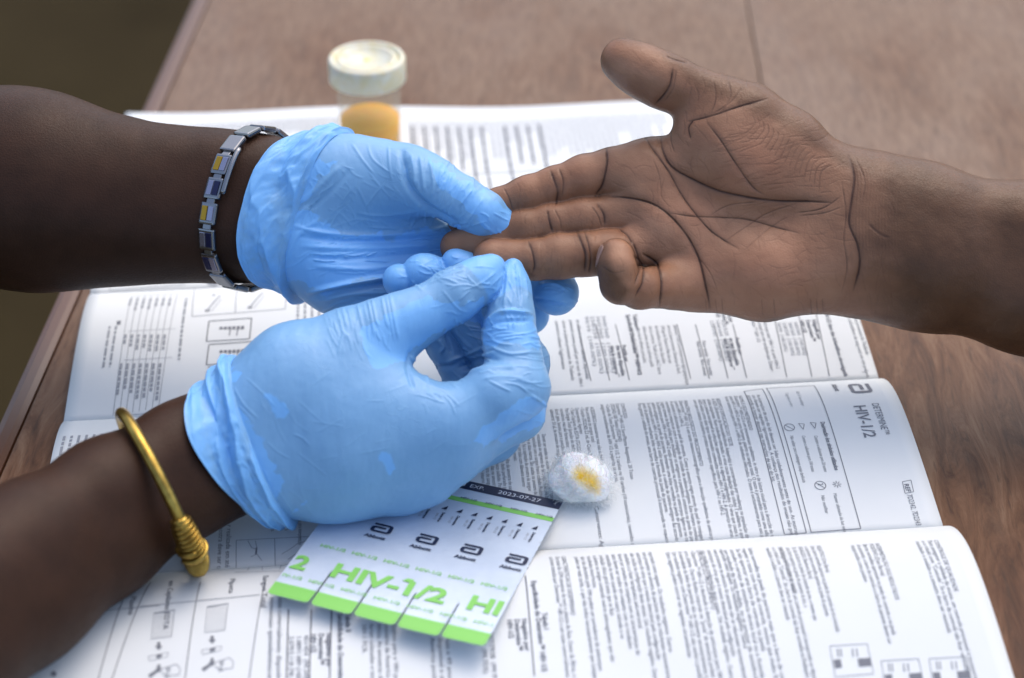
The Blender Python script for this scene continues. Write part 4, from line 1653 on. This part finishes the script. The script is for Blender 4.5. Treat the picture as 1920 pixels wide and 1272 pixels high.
def nail(body, c, n_dir, t_dir, ln, wd, parent, mat):
    """curved nail plate: c on the finger axis, n_dir outwards, t_dir towards the tip"""
    n_dir = n_dir / np.linalg.norm(n_dir)
    t_dir = t_dir - n_dir * (t_dir @ n_dir)
    t_dir /= np.linalg.norm(t_dir)
    s = np.cross(n_dir, t_dir)
    V, F, lift_ = [], [], []
    nu, nv = 9, 11
    for i in range(nv):
        for j in range(nu):
            u, v = -1 + 2 * j / (nu - 1), -1 + 2 * i / (nv - 1)
            if abs(v) > 0.4:
                u *= math.sqrt(max(0.05, 1 - ((abs(v) - 0.4) / 0.66) ** 2))
            V.append(c + s * u * wd + t_dir * v * ln)
            lift_.append(0.0001 + 0.0002 * max(0, v) ** 2)
    V = np.array(V)
    lo_, hi_ = np.zeros(len(V)), np.full(len(V), 0.03)
    for _ in range(20):
        mid = (lo_ + hi_) / 2
        ins = body.sdf(V + n_dir * mid[:, None]) < 0
        lo_, hi_ = np.where(ins, mid, lo_), np.where(ins, hi_, mid)
    V = V + n_dir * (lo_ + np.array(lift_))[:, None]
    for i in range(nv - 1):
        for j in range(nu - 1):
            F.append((i * nu + j, i * nu + j + 1, (i + 1) * nu + j + 1, (i + 1) * nu + j))
    o = mesh_obj('fingernail', V, F, mat, parent, True)
    md = o.modifiers.new('thickness', 'SOLIDIFY')
    md.thickness = 0.0003
    md.offset = -1
    return o


M_NAIL = mat_simple('fingernail', (0.24, 0.145, 0.115), 0.35)
pk = bh.pt(1155, 484, 3.35)
nail(bh, pk, -RGT * 0.97 - FWD * 0.16 + UPV * 0.1, UPV * 1.0 + RGT * 0.1, 0.0052, 0.0038, patient, M_NAIL)
tk = bh.pt(1182, 120, 0.8)
nail(bh, tk, UPV * 0.75 + FWD * 0.62 + RGT * 0.2, -RGT * 0.9 + UPV * 0.38, 0.0075, 0.006, patient, M_NAIL)
rebase(patient)

# ------------------------------------------------------------------ health worker: forearms and blue gloves
worker = empty('person', tuple(at_z(330, 520, 0.0)))
tag(worker, 'person in blue gloves reaching in from the left, pinching the bare fingertip with both hands', 'person')


def skin_part(body, h, name, mat, parent):
    V, Q, Nm = body.surface(h)
    V = V + Nm * ((fbm(V * 40, 3) - 0.5) * 0.0010)[:, None]
    o = mesh_fast(name, V, Q, mat, parent)
    add_attr(o, 'palmar', np.zeros(len(V)))
    add_attr(o, 'crease', np.zeros(len(V)))
    return o


lf = Body(0.835)
g = lf.chain([(590, 350, 0.2, 70), (480, 345, 0.2, 76), (380, 340, 0.1, 80), (270, 340, 0.0, 88), (170, 338, -0.3, 110), (60, 318, -0.6, 134), (-140, 290, -1.2, 146)])[0]
g += lf.chain([(590, 430, 0.2, 72), (480, 435, 0.2, 76), (380, 428, 0.1, 80), (270, 420, 0.0, 90), (170, 405, -0.3, 110), (60, 390, -0.6, 138), (-140, 380, -1.2, 148)])[0]
lf.add((g, 0.02), 0)
lfo = skin_part(lf, 0.0018, 'forearm', M_SKIN_N, worker)
lfo['label'] = 'dark forearm at the far side wearing the link bracelet'

rf = Body(0.772)
g = rf.chain([(470, 800, 0.0, 72), (400, 818, 0.2, 78), (330, 852, 1.5, 82), (200, 925, 3.8, 94), (50, 1020, 6.8, 108), (-150, 1140, 11.5, 134)])[0]
g += rf.chain([(480, 868, 0.0, 72), (410, 890, 0.2, 76), (330, 932, 1.5, 78), (200, 1018, 3.8, 92), (50, 1120, 6.8, 114), (-150, 1260, 11.5, 146)])[0]
rf.add((g, 0.013), 0)
rfo = skin_part(rf, 0.0016, 'forearm', M_SKIN_N, worker)
rfo['label'] = 'dark forearm at the near side wearing the brass bangle'


def glove(body, h, name, ridges, patches, tips, label, bright=()):
    V, Q, Nm = body.surface(h)
    f0 = -np.einsum('ij,ij->i', Nm, (V - CAM) / np.linalg.norm(V - CAM, axis=1)[:, None])
    V, Q = refine(V, Q, (f0 > 0.05)[Q].all(1))
    Nm = mesh_normals(V, Q)
    px, py, dep = to_px(V)
    view = V - CAM
    view /= np.linalg.norm(view, axis=1)[:, None]
    face = -np.einsum('ij,ij->i', Nm, view)
    f = lines_field(px, py, face > -0.1, ridges)
    wr = fbm(np.stack([V @ RGT * 260, V @ UPV * 70, V @ FWD * 160], 1), 3) - 0.5
    wr2 = fbm(V * 120 + 5, 3) - 0.5
    disp = f * 0.001 + wr * 0.0004 + wr2 * 0.0004
    wob = (fbm(V * 240, 4) - 0.5) * 26 + (fbm(V * 70, 2) - 0.5) * 20
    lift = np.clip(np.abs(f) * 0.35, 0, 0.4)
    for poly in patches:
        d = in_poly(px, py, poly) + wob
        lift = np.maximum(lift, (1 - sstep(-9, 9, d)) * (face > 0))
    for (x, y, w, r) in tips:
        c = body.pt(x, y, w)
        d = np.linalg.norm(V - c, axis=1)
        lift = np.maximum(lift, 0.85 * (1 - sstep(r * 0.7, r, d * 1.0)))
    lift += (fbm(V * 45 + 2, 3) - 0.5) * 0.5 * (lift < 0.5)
    o = mesh_fast(name, V + Nm * disp[:, None], Q, M_GLOVE, worker)
    add_attr(o, 'lift', np.clip(lift, 0, 1))
    o['label'] = label
    return o


# far hand: palm towards the viewer, thumb pressing on the patient's fingers
lg = Body(0.835)
g = lg.chain([(575, 350, 0.2, 82), (640, 345, 0.5, 76), (720, 335, 1.0, 66)])[0]
g += lg.chain([(575, 415, 0.0, 82), (640, 410, -0.3, 72), (820, 405, -1.0, 52)])[0]
g += lg.chain([(575, 430, 0.0, 80), (640, 440, -0.4, 66), (835, 455, -1.2, 50)])[0]
g += lg.chain([(570, 450, 0.1, 76), (640, 485, -0.2, 62), (805, 505, -0.9, 50)])[0]
g += lg.chain([(570, 460, 0.1, 72), (640, 515, 0.2, 62), (760, 560, -0.2, 52)])[0]
g += [lg.ell(650, 345, 1.0, 125, 78, 1.6, -0.02), lg.ell(630, 505, 0.5, 88, 62, 1.4, -0.5)]
lg.add((g, 0.012), 0)
lg.add(lg.chain([(640, 338, 0.8, 68), (765, 338, 1.4, 60), (790, 343, 1.7, 55)], 0.004), 0.006)
LTH = (lg.chain([(765, 338, 1.4, 60), (815, 352, 1.9, 50), (862, 376, 2.2, 45), (905, 402, 2.3, 43), (945, 426, 2.1, 28), (972, 440, 2.0, 9)], 0.004))
lg.fingers = [LTH,
    lg.chain([(820, 405, -1.2, 48), (920, 450, -2.8, 42), (1004, 505, -2.6, 40), (1034, 540, -0.2, 43), (1043, 549, 1.3, 43)], 0.004),
    lg.chain([(835, 455, -1.4, 48), (920, 520, -3.2, 42), (985, 575, -3.0, 40), (992, 590, -1.2, 38)], 0.004),
    lg.chain([(805, 505, -1.2, 46), (880, 570, -3.2, 40), (925, 620, -2.6, 36)], 0.004),
    lg.chain([(760, 560, -0.4, 46), (830, 610, -2.2, 36), (860, 640, -2.0, 32)], 0.004)]
lg.kf = 0.005
L_R = [
    ([(752, 284), (758, 310), (763, 340), (782, 370), (815, 398), (858, 420)], 6.0, -2.2),
    ([(770, 290), (776, 320), (778, 348)], 4.0, 0.9), ([(788, 294), (792, 330), (796, 362)], 3.6, 0.8),
    ([(806, 302), (812, 345), (808, 372)], 3.2, 0.7), ([(846, 328), (834, 362), (824, 394)], 3.2, 0.7),
    ([(866, 344), (850, 380), (840, 408)], 3.0, 0.6), ([(885, 356), (862, 386)], 2.6, 0.5), ([(828, 318), (822, 350)], 2.6, 0.5),
    ([(905, 372), (880, 412), (868, 420)], 2.6, 0.5),
    ([(552, 424), (600, 436), (680, 442), (780, 436), (852, 424)], 5.0, 1.1),
    ([(560, 444), (640, 452), (740, 452), (840, 440)], 4.5, -0.8),
    ([(568, 462), (640, 466), (740, 464), (830, 456)], 5.5, 1.0),
    ([(580, 484), (660, 486), (760, 478), (835, 472)], 5.0, -0.7),
    ([(590, 500), (680, 505), (780, 494)], 5.0, 0.8),
    ([(578, 549), (610, 540), (660, 530), (735, 519), (800, 512)], 4.0, 2.4),
    ([(586, 558), (630, 548), (700, 536), (780, 524)], 5.0, -1.6),
    ([(600, 565), (660, 552), (730, 548)], 4.0, 0.7), ([(625, 580), (680, 566), (740, 560)], 3.5, 0.7),
    ([(560, 384), (600, 350), (640, 310)], 6.0, 0.7), ([(575, 398), (620, 360), (655, 320)], 5.0, -0.5),
    ([(520, 470), (545, 420), (580, 385)], 5.0, 0.7), ([(535, 490), (560, 440), (600, 412)], 5.0, 0.6),
    ([(660, 270), (680, 300), (700, 325)], 2.2, 0.35), ([(690, 272), (700, 300), (740, 330)], 2.0, 0.3),
    ([(670, 400), (720, 405), (790, 395)], 3.0, 0.4), ([(720, 345), (690, 385), (700, 410)], 2.0, 0.3),
    ([(728, 275), (730, 310), (735, 340)], 2.0, 0.35), ([(1000, 560), (1030, 566), (1060, 572)], 3.0, -1.0), ([(1010, 535), (1040, 532), (1065, 545)], 3.0, 0.6),
    ([(965, 432), (940, 446), (915, 448)], 2.4, -0.7),
]
for i in range(30):
    x, y = RNG.uniform(560, 760), RNG.uniform(275, 420)
    a = RNG.uniform(0.2, 1.3)
    Lc = RNG.uniform(20, 60)
    L_R.append(([(x, y), (x + Lc * 0.5 * math.cos(a) + 4, y + Lc * 0.5 * math.sin(a)), (x + Lc * math.cos(a), y + Lc * math.sin(a))], 1.8, RNG.uniform(0.06, 0.18)))
for i in range(16):
    x, y = RNG.uniform(800, 940), RNG.uniform(320, 430)
    a = RNG.uniform(1.6, 2.4)
    Lc = RNG.uniform(12, 34)
    L_R.append(([(x, y), (x + Lc * math.cos(a), y + Lc * math.sin(a))], 1.8, RNG.uniform(0.15, 0.35)))
for (x0, x1, y0, y1, n_, a0, a1, l0, l1, k_) in (
        (560, 760, 275, 420, 22, 0.3, 1.2, 20, 70, 0.20), (770, 900, 290, 420, 40, 1.5, 2.3, 14, 50, 0.38), (560, 840, 425, 515, 44, -0.2, 0.12, 40, 130, 0.40),
        (590, 760, 520, 590, 24, -0.35, 0.0, 30, 90, 0.40), (1000, 1080, 520, 580, 12, -0.5, 0.5, 14, 36, 0.40), (520, 640, 380, 520, 24, -1.3, -0.5, 30, 80, 0.35),
        (900, 975, 390, 445, 14, 0.3, 1.0, 12, 34, 0.35)):
    for _ in range(n_):
        x, y = RNG.uniform(x0, x1), RNG.uniform(y0, y1)
        a, L = RNG.uniform(a0, a1), RNG.uniform(l0, l1)
        bend = RNG.uniform(-0.12, 0.12) * L
        L_R.append(([(x, y), (x + L / 2 * math.cos(a) - bend * math.sin(a), y + L / 2 * math.sin(a) + bend * math.cos(a)), (x + L * math.cos(a), y + L * math.sin(a))], RNG.uniform(1.2, 2.4), k_ * RNG.uniform(0.4, 1.2)))
lgo = glove(lg, 0.0010, 'glove', L_R, [[(500, 470), (530, 420), (570, 395), (640, 440), (740, 442), (860, 425), (850, 470), (740, 515), (590, 545), (540, 525)],
                                      [(800, 290), (850, 325), (900, 355), (945, 385), (980, 440), (930, 452), (905, 420), (860, 380), (815, 340)],
                                      [(545, 330), (600, 300), (640, 300), (600, 335), (555, 390)]],
            [(1038, 550, 0.5, 0.030), (960, 434, 2.0, 0.014)], 'far blue glove, palm towards the viewer with its thumb on the fingertips')

# near hand: back towards the viewer, thumb and forefinger pinching
rg = Body(0.770)
g = rg.chain([(490, 775, 0.0, 92), (540, 748, 0.1, 90), (640, 755, 0.2, 82), (860, 790, 0.3, 60)])[0]
g += rg.chain([(490, 820, 0.0, 92), (640, 820, 0.3, 80), (850, 838, 0.1, 60)])[0]
g += rg.chain([(500, 862, 0.0, 88), (640, 870, 0.1, 72), (800, 888, -0.4, 54)])[0]
g += rg.chain([(510, 885, 0.0, 80), (620, 902, -0.2, 60), (750, 912, -0.8, 48)])[0]
g += [rg.ell(640, 790, 0.6, 170, 120, 1.4, -0.1)]
rg.add((g, 0.014), 0)
rg.add(rg.chain([(490, 765, -0.2, 84), (560, 698, -0.4, 90), (660, 652, -0.4, 72), (720, 625, -0.5, 58), (750, 610, -0.6, 54)], 0.006), 0.014)
RTH = rg.chain([(720, 625, -0.5, 57), (790, 590, -0.7, 48), (850, 556, -1.0, 47), (895, 528, -1.4, 40), (922, 502, -1.8, 26)], 0.006)
rg.fingers = [RTH,
    rg.chain([(850, 795, 0.2, 60), (930, 745, 0.2, 60), (972, 728, -0.3, 56), (962, 668, -0.9, 50), (955, 625, -1.2, 46), (958, 585, -1.5, 40), (960, 540, -2.0, 32), (962, 505, -2.4, 20)], 0.005),
    rg.chain([(850, 840, -0.3, 58), (968, 775, -2.2, 50), (985, 680, -3.4, 42), (945, 590, -4.4, 38), (880, 510, -4.2, 32), (855, 494, -3.9, 28)], 0.005),
    rg.chain([(800, 885, -0.8, 52), (925, 815, -3.0, 48), (940, 700, -4.8, 40), (870, 590, -5.0, 38), (805, 518, -4.0, 36), (790, 512, -3.6, 36)], 0.005),
    rg.chain([(750, 910, -1.2, 46), (860, 850, -3.6, 44), (880, 730, -5.4, 36), (810, 610, -5.2, 32), (752, 530, -3.8, 27), (746, 524, -3.5, 27)], 0.005)]
rg.kf = 0.007
R_R = [
    ([(770, 655), (764, 690), (776, 730)], 4.0, -0.9), ([(768, 668), (790, 690), (806, 722)], 3.5, 0.7), ([(776, 684), (810, 690), (850, 684)], 4.5, -1.4),
    ([(772, 700), (800, 720), (840, 735)], 3.5, 0.5), ([(780, 690), (820, 712), (860, 720)], 3.0, 0.5),
    ([(838, 680), (880, 664), (912, 650)], 4.0, 1.0), ([(860, 690), (905, 672), (940, 676)], 4.0, -0.8), ([(868, 700), (920, 690), (965, 690)], 4.0, 0.9),
    ([(880, 660), (900, 668), (930, 660)], 3.0, 0.8), ([(920, 650), (955, 664), (1000, 660)], 3.0, 0.6), ([(905, 712), (940, 706), (985, 712)], 3.0, 0.5),
    ([(912, 606), (930, 590), (955, 584), (996, 588)], 4.5, 1.5), ([(912, 618), (935, 604), (992, 602)], 4.0, -0.9),
    ([(952, 500), (950, 540), (944, 575)], 3.0, 0.7), ([(968, 496), (972, 530), (975, 570)], 3.0, -0.8), ([(985, 520), (990, 560)], 2.6, 0.5),
    ([(995, 742), (1012, 752), (1028, 766)], 3.0, 0.8),
    ([(942, 512), (938, 535), (925, 552)], 2.4, 0.6),
    ([(822, 636), (832, 650), (826, 662)], 3.0, 1.2), ([(836, 628), (842, 648), (846, 662)], 3.0, -1.0), ([(856, 620), (870, 640), (885, 655)], 3.0, 0.8),
    ([(860, 505), (830, 520), (800, 534)], 2.2, 0.35), ([(870, 545), (905, 530), (930, 510)], 2.2, 0.35), ([(830, 545), (860, 580), (880, 585)], 2.0, 0.3),
]
for x in range(0, 13):
    u = x / 12
    cx, cy = 612 + 125 * u + RNG.uniform(-5, 5), 592 - 34 * u
    R_R.append(([(cx - 4, cy - 6), (cx + 4, cy + 18 + 22 * u), (cx + 3 + 8 * u, cy + 20 + 60 * u * RNG.uniform(0.5, 1.1))], RNG.uniform(2.0, 3.2), (0.2 + 0.45 * u) * RNG.uniform(0.4, 1.2)))
for i in range(26):
    x, y = RNG.uniform(560, 960), RNG.uniform(700, 930)
    a = RNG.uniform(-0.9, 0.2)
    Lc = RNG.uniform(20, 60)
    R_R.append(([(x, y), (x + Lc * math.cos(a), y + Lc * math.sin(a))], 1.6, RNG.uniform(0.06, 0.16)))
for (x0, x1, y0, y1, n_, a0, a1, l0, l1, k_) in (
        (610, 760, 580, 640, 26, 1.1, 1.9, 14, 46, 0.32), (780, 930, 500, 590, 26, -0.9, 0.4, 14, 50, 0.34), (860, 1000, 600, 720, 34, -0.3, 0.5, 16, 60, 0.42),
        (765, 860, 680, 760, 18, 0.2, 1.2, 16, 50, 0.36), (940, 985, 495, 590, 14, 1.2, 2.0, 14, 50, 0.45), (735, 880, 475, 535, 22, -0.6, 0.9, 10, 30, 0.45),
        (780, 920, 590, 670, 24, 0.4, 1.6, 14, 44, 0.5), (400, 560, 700, 960, 24, 0.6, 1.3, 24, 80, 0.22), (960, 1030, 720, 800, 12, -0.9, 0.3, 12, 40, 0.3)):
    for _ in range(n_):
        x, y = RNG.uniform(x0, x1), RNG.uniform(y0, y1)
        a, L = RNG.uniform(a0, a1), RNG.uniform(l0, l1)
        bend = RNG.uniform(-0.12, 0.12) * L
        R_R.append(([(x, y), (x + L / 2 * math.cos(a) - bend * math.sin(a), y + L / 2 * math.sin(a) + bend * math.cos(a)), (x + L * math.cos(a), y + L * math.sin(a))], RNG.uniform(1.2, 2.4), k_ * RNG.uniform(0.4, 1.2)))
rgo = glove(rg, 0.0010, 'glove', R_R, [[(676, 612), (700, 590), (760, 572), (800, 560), (860, 572), (905, 560), (900, 590), (830, 622), (772, 650), (756, 680), (700, 688), (678, 645)],
                                      [(866, 838), (912, 792), (985, 742), (1024, 758), (1020, 790), (916, 834)],
                                      [(716, 858), (722, 852), (736, 864), (741, 880), (732, 884), (720, 872)],
                                      [(487, 730), (494, 728), (530, 770), (526, 776)],
                                      [(400, 700), (420, 720), (470, 800), (520, 870), (530, 900), (510, 968), (480, 970), (400, 830)],
                                      [(582, 924), (580, 945), (548, 962), (556, 950)],
                                      [(905, 600), (960, 580), (1000, 590), (1008, 650), (960, 640), (910, 650)],
                                      [(400, 705), (440, 690), (452, 700), (420, 740)]],
            [(962, 510, -2.4, 0.019), (915, 512, -1.6, 0.018), (855, 494, -3.9, 0.016), (790, 512, -3.6, 0.018), (746, 524, -3.5, 0.016)],
            'near blue glove, back of the hand towards the viewer, pinching with thumb and forefinger')


def ring_frame(body, c, a, b):
    d = body.d0 - c[2] / 100
    C = at_depth(c[0], c[1], d)
    k = d / FPX
    A = (a[0] * RGT - a[1] * UPV) * k - FWD * a[2] / 100
    B = (b[0] * RGT - b[1] * UPV) * k - FWD * b[2] / 100
    return C, A, B


def fit_ring(bodies, C, A, B, off, n):
    """ring in the plane of A and B that lies a little off the limb; returns angle points"""
    A = A / np.linalg.norm(A)
    B = B - A * (A @ B)
    B = B / np.linalg.norm(B)
    th = np.linspace(0, 2 * math.pi, n, endpoint=False)
    D = np.cos(th)[:, None] * A + np.sin(th)[:, None] * B
    rho = np.linspace(0.008, 0.075, 110)
    P = C + D[:, None, :] * rho[None, :, None]
    d = np.min([b.sdf(P.reshape(-1, 3)).reshape(n, -1) for b in bodies], axis=0)
    first = np.argmax(d > off, axis=1)
    i = np.clip(first, 1, len(rho) - 1)
    ar = np.arange(n)
    d0, d1 = d[ar, i - 1], d[ar, i]
    r = rho[i - 1] + (rho[1] - rho[0]) * np.clip((off - d0) / np.maximum(d1 - d0, 1e-9), 0, 1)
    F = np.fft.rfft(r)
    F[24:] = 0
    r = np.fft.irfft(F, n)
    return C + D * r[:, None], D


def cuff(body, bodies, rings, name, seed, folds, parent_glove, n=260, m=56):
    """crumpled glove end: rings of (centre, vertical half axis, axis towards the viewer, stand-off), edge first"""
    RP, RD = [], []
    for (c, a, b, off) in rings:
        C, A, B = ring_frame(body, c, a, b)
        P, D = fit_ring(bodies, C, A, B, off, n)
        RP.append(P)
        RD.append(D)
    RP, RD = np.array(RP), np.array(RD)
    ts = np.linspace(0, 1, m) ** 1.1
    st = np.linspace(0, 1, len(RP))
    P = np.zeros((m, n, 3))
    rad = np.zeros((m, n, 3))
    for i, t in enumerate(ts):
        j = min(int(t * (len(st) - 1)), len(st) - 2)
        f = t * (len(st) - 1) - j
        f = f * f * (3 - 2 * f) * 0.5 + f * 0.5
        P[i] = RP[j] * (1 - f) + RP[j + 1] * f
        rad[i] = RD[j] * (1 - f) + RD[j + 1] * f
    TT, TH = np.meshgrid(ts, np.linspace(0, 2 * math.pi, n, endpoint=False), indexing='ij')
    Xc, Yc = np.cos(TH), np.sin(TH)
    nz = fbm(np.stack([Xc * 1.25 + seed, Yc * 1.25, TT * 1.6 + 4], -1).reshape(-1, 3), 3).reshape(TT.shape) - 0.5
    ph = TT * folds + 0.6 * np.sin(TH + seed) + 0.12 * np.sin(TH * 3 + seed * 2) + nz * 1.2
    fold = 1 - np.abs((ph % 1.0) * 2 - 1) ** 0.8
    env = np.sin(np.pi * np.clip(TT * 0.90 + 0.03, 0, 1)) ** 0.6
    bead = np.exp(-(TT / 0.03) ** 2)
    cru = fbm(np.stack([Xc * 3.4 + seed * 2, Yc * 3.4 + TT * 2, TT * 5.0 - Xc * 1.5], -1).reshape(-1, 3), 3).reshape(TT.shape)
    cru = 1 - np.abs(cru * 2 - 1) * 2.2
    disp = 0.0026 * fold ** 1.4 * env + 0.0011 * np.clip(cru, 0, 1) * env + 0.0020 * (nz + 0.25) * (1 - TT) + 0.0006 * bead
    V = (P + rad * disp[..., None]).reshape(-1, 3)
    idx = np.arange(m * n).reshape(m, n)
    nx = np.roll(idx, -1, 1)
    Q = np.stack([idx[:-1], idx[1:], nx[1:], nx[:-1]], -1).reshape(-1, 4)
    o = mesh_fast(name, V, Q, M_GLOVE, parent_glove)
    add_attr(o, 'lift', np.clip(0.55 + 0.3 * fold + 0.5 * nz - 0.2 * TT ** 3, 0, 1).ravel())
    md = o.modifiers.new('smooth', 'SUBSURF')
    md.levels = md.render_levels = 1
    md = o.modifiers.new('thickness', 'SOLIDIFY')
    md.thickness = 0.0005
    md.offset = 0
    return o


cuff(lg, (lf, lg), [((552, 392, 0.2), (34, -142, 0), (-72, 20, 2.6), 0.0022),
                    ((563, 393, 0.2), (37, -141, 0), (-68, 19, 2.6), 0.0024),
                    ((578, 394, 0.2), (40, -136, 0), (-60, 18, 2.6), 0.0018),
                    ((592, 394, 0.2), (43, -130, 0), (-54, 17, 2.6), 0.0022),
                    ((606, 395, 0.2), (44, -127, 0), (-48, 16, 2.6), 0.0020),
                    ((611, 396, 0.2), (45, -124, 0), (-46, 16, 2.6), -0.0008)], 'cuff', 1.3, 1.8, lgo)
cuff(rg, (rf, rg), [((440, 842, 0.0), (-66, -134, 0), (-28, 12, 2.7), 0.0018),
                    ((450, 838, 0.0), (-60, -136, 0), (-24, 10, 2.8), 0.0022),
                    ((464, 834, 0.0), (-54, -134, 0), (-18, 8, 2.8), 0.0018),
                    ((480, 830, 0.0), (-50, -128, 0), (-12, 6, 2.8), 0.0020),
                    ((492, 829, 0.0), (-48, -125, 0), (-9, 5, 2.8), 0.0018),
                    ((498, 828, 0.0), (-46, -122, 0), (-8, 5, 2.8), -0.0008)], 'cuff', 4.1, 2.9, rgo)
rebase(worker)

# ------------------------------------------------------------------ link bracelet on the far wrist
M_STEEL = mat_simple('bracelet_steel', (0.27, 0.27, 0.28), 0.25, 1.0)
M_GOLD = mat_simple('bracelet_gold', (0.46, 0.27, 0.03), 0.3, 0.8)
M_BLUE = mat_simple('bracelet_blue', (0.015, 0.017, 0.06), 0.25, 0.4)
M_LILAC = mat_simple('bracelet_silver', (0.34, 0.33, 0.42), 0.25, 0.9)


BC, BA, BB = ring_frame(lf, (480, 397, 0.1), (24, -137, 0.0), (-60, 5, 2.9))
brac = empty('link_bracelet', tuple(BC - np.array([0, 0, 0.035])))
tag(brac, 'steel link bracelet with gold and dark blue inlays on the far wrist', 'bracelet')
nl = 19
NB = 720
ring, _ = fit_ring((lf,), BC, BA, BB, 0.0022, NB)
th = np.linspace(0, 2 * math.pi, NB + 1)
seg = np.linalg.norm(np.diff(np.vstack([ring, ring[:1]]), axis=0), axis=1)
cum = np.concatenate([[0], np.cumsum(seg)])


def on_ring(t):
    u = (t / (2 * math.pi) * NB) % NB
    i = int(u)
    f = u - i
    return ring[i] * (1 - f) + ring[(i + 1) % NB] * f


pitch = cum[-1] / nl
axisn = np.cross(BA, BB)
axisn /= np.linalg.norm(axisn)
link_me = box_data(pitch * 0.86, 0.0092, 0.0028, 0.0009)
hinge_me = box_data(pitch * 0.34, 0.0046, 0.0018, 0.0004)
inlay_me = box_data(pitch * 0.58, 0.0032, 0.0012, 0.0003)
half_me = box_data(pitch * 0.26, 0.0080, 0.0009, 0.0003)
from mathutils import Matrix


def place(o, p, x, y, z):
    m = Matrix(((x[0], y[0], z[0], p[0]), (x[1], y[1], z[1], p[1]), (x[2], y[2], z[2], p[2]), (0, 0, 0, 1)))
    o.matrix_world = m


for me_, mt_ in ((link_me, M_STEEL), (hinge_me, M_STEEL)):
    me_.materials.append(mt_)
inl = {}
for i in range(nl):
    s = (i + 0.5) * pitch
    t = np.interp(s, cum, th)
    p = on_ring(t)
    x = on_ring(t + 0.03) - on_ring(t - 0.03)
    x /= np.linalg.norm(x)
    z = np.cross(x, axisn)
    if z @ (p - BC) < 0:
        z = -z
    y = np.cross(z, x)
    o = link('link', link_me, None, brac)
    place(o, p, x, y, z)
    deg = math.degrees(t) % 360
    kind = M_STEEL
    if 45 < deg < 150:
        k = int((deg - 45) / 14)
        kind = [M_BLUE, M_GOLD, M_LILAC, M_GOLD, M_BLUE, M_LILAC, M_BLUE, M_STEEL][k % 8]
        other = [M_LILAC, M_LILAC, M_BLUE, M_LILAC, M_GOLD, M_BLUE, M_LILAC, M_STEEL][k % 8]
        for mm, off in ((kind, -0.0018), (other, 0.0018)):
            key = mm.name
            if key not in inl:
                inl[key] = inlay_me.copy()
                inl[key].materials.append(mm)
            q = link('inlay', inl[key], None, brac)
            place(q, p + z * 0.0012 + y * off, x, y, z)
    t2 = np.interp((i + 1) * pitch, cum, th)
    p2 = on_ring(t2)
    q = link('hinge', hinge_me, None, brac)
    place(q, p2, x, y, z)
# fold-over clasp bar on the inner side
tc = np.radians(np.linspace(48, 84, 14))
cl = [BC + (on_ring(t) - BC) * 1.03 + axisn * 0.0062 * (-1 if axisn[0] < 0 else 1) for t in tc]
V, Fc = tube(cl, 0.0013, 10)
mesh_obj('clasp', V, Fc, M_STEEL, brac, True)
rebase(brac)

# ------------------------------------------------------------------ brass bangle on the near wrist
br_m, br_nt, br_b = new_mat('worn_brass')
bc_ = ramp(br_nt, noise_n(br_nt, 180, 5, 0.6, coords(br_nt)), [(0.3, (0.22, 0.13, 0.025)), (0.6, (0.46, 0.31, 0.07))])
br_nt.links.new(bc_, br_b.inputs['Base Color'])
br_b.inputs['Metallic'].default_value = 0.95
br_b.inputs['Roughness'].default_value = 0.30
GC, GA, GB = ring_frame(rf, (299, 922, 2.2), (-72, -146, 0.0), (36, -22, 3.2))
snug, _ = fit_ring((rf,), GC, GA, GB, 0.0036, 360)


def on_bangle(t):
    e = GC + math.cos(t) * GA + math.sin(t) * GB
    w = snug[int(round(math.degrees(t))) % 360]
    k = max(1.0, np.linalg.norm(w - GC) / np.linalg.norm(e - GC))
    return GC + (e - GC) * k


bangle = empty('bangle', tuple(GC - np.array([0, 0, 0.035])))
tag(bangle, 'thick brass bangle with a coiled wire wrap on the near wrist', 'bangle')
th = np.radians(np.linspace(152, 152 + 338, 150))
path = np.array([on_bangle(t) for t in th])
V, Fc = tube(path, 0.0027, 20)
mesh_obj('band', V, Fc, br_m, bangle, True)
w0, w1 = math.radians(113), math.radians(168)
th2 = np.linspace(w0, w1, 60)
core = np.array([on_bangle(t) for t in th2])
rr = 0.0032 + 0.0017 * np.sin(np.linspace(0, math.pi, 60)) ** 0.5
V, Fc = tube(core, rr, 18)
mesh_obj('wrap_core', V, Fc, br_m, bangle, True)


def frame_at(i):
    T = core[min(i + 1, 59)] - core[max(i - 1, 0)]
    T /= np.linalg.norm(T)
    r = core[i] - GC
    r -= T * (r @ T)
    r /= np.linalg.norm(r)
    return T, r, np.cross(T, r)


wire = []
turns = 17
for k in range(turns * 20 + 1):
    u = k / (turns * 20) * 59
    i = int(min(u, 58))
    fr_ = u - i
    T, r, b = frame_at(i)
    c = core[i] * (1 - fr_) + core[i + 1] * fr_
    a = 2 * math.pi * k / 20
    wire.append(c + (rr[i] + 0.0004) * (math.cos(a) * r + math.sin(a) * b))
V, Fc = tube(wire, 0.00062, 8)
# twist the strand
mesh_obj('wire_wrap', V, Fc, br_m, bangle, True)
band2 = []
for k in range(61):
    u = 24 + k / 60 * 8
    i = int(u)
    T, r, b = frame_at(i)
    c = core[i] + (core[i + 1] - core[i]) * (u - i)
    a = 2 * math.pi * k / 60 * 1.2
    band2.append(c + (rr[i] + 0.0012) * (math.cos(a) * r + math.sin(a) * b))
V, Fc = tube(band2, 0.0010, 8)
mesh_obj('cross_wire', V, Fc, br_m, bangle, True)
rebase(bangle)
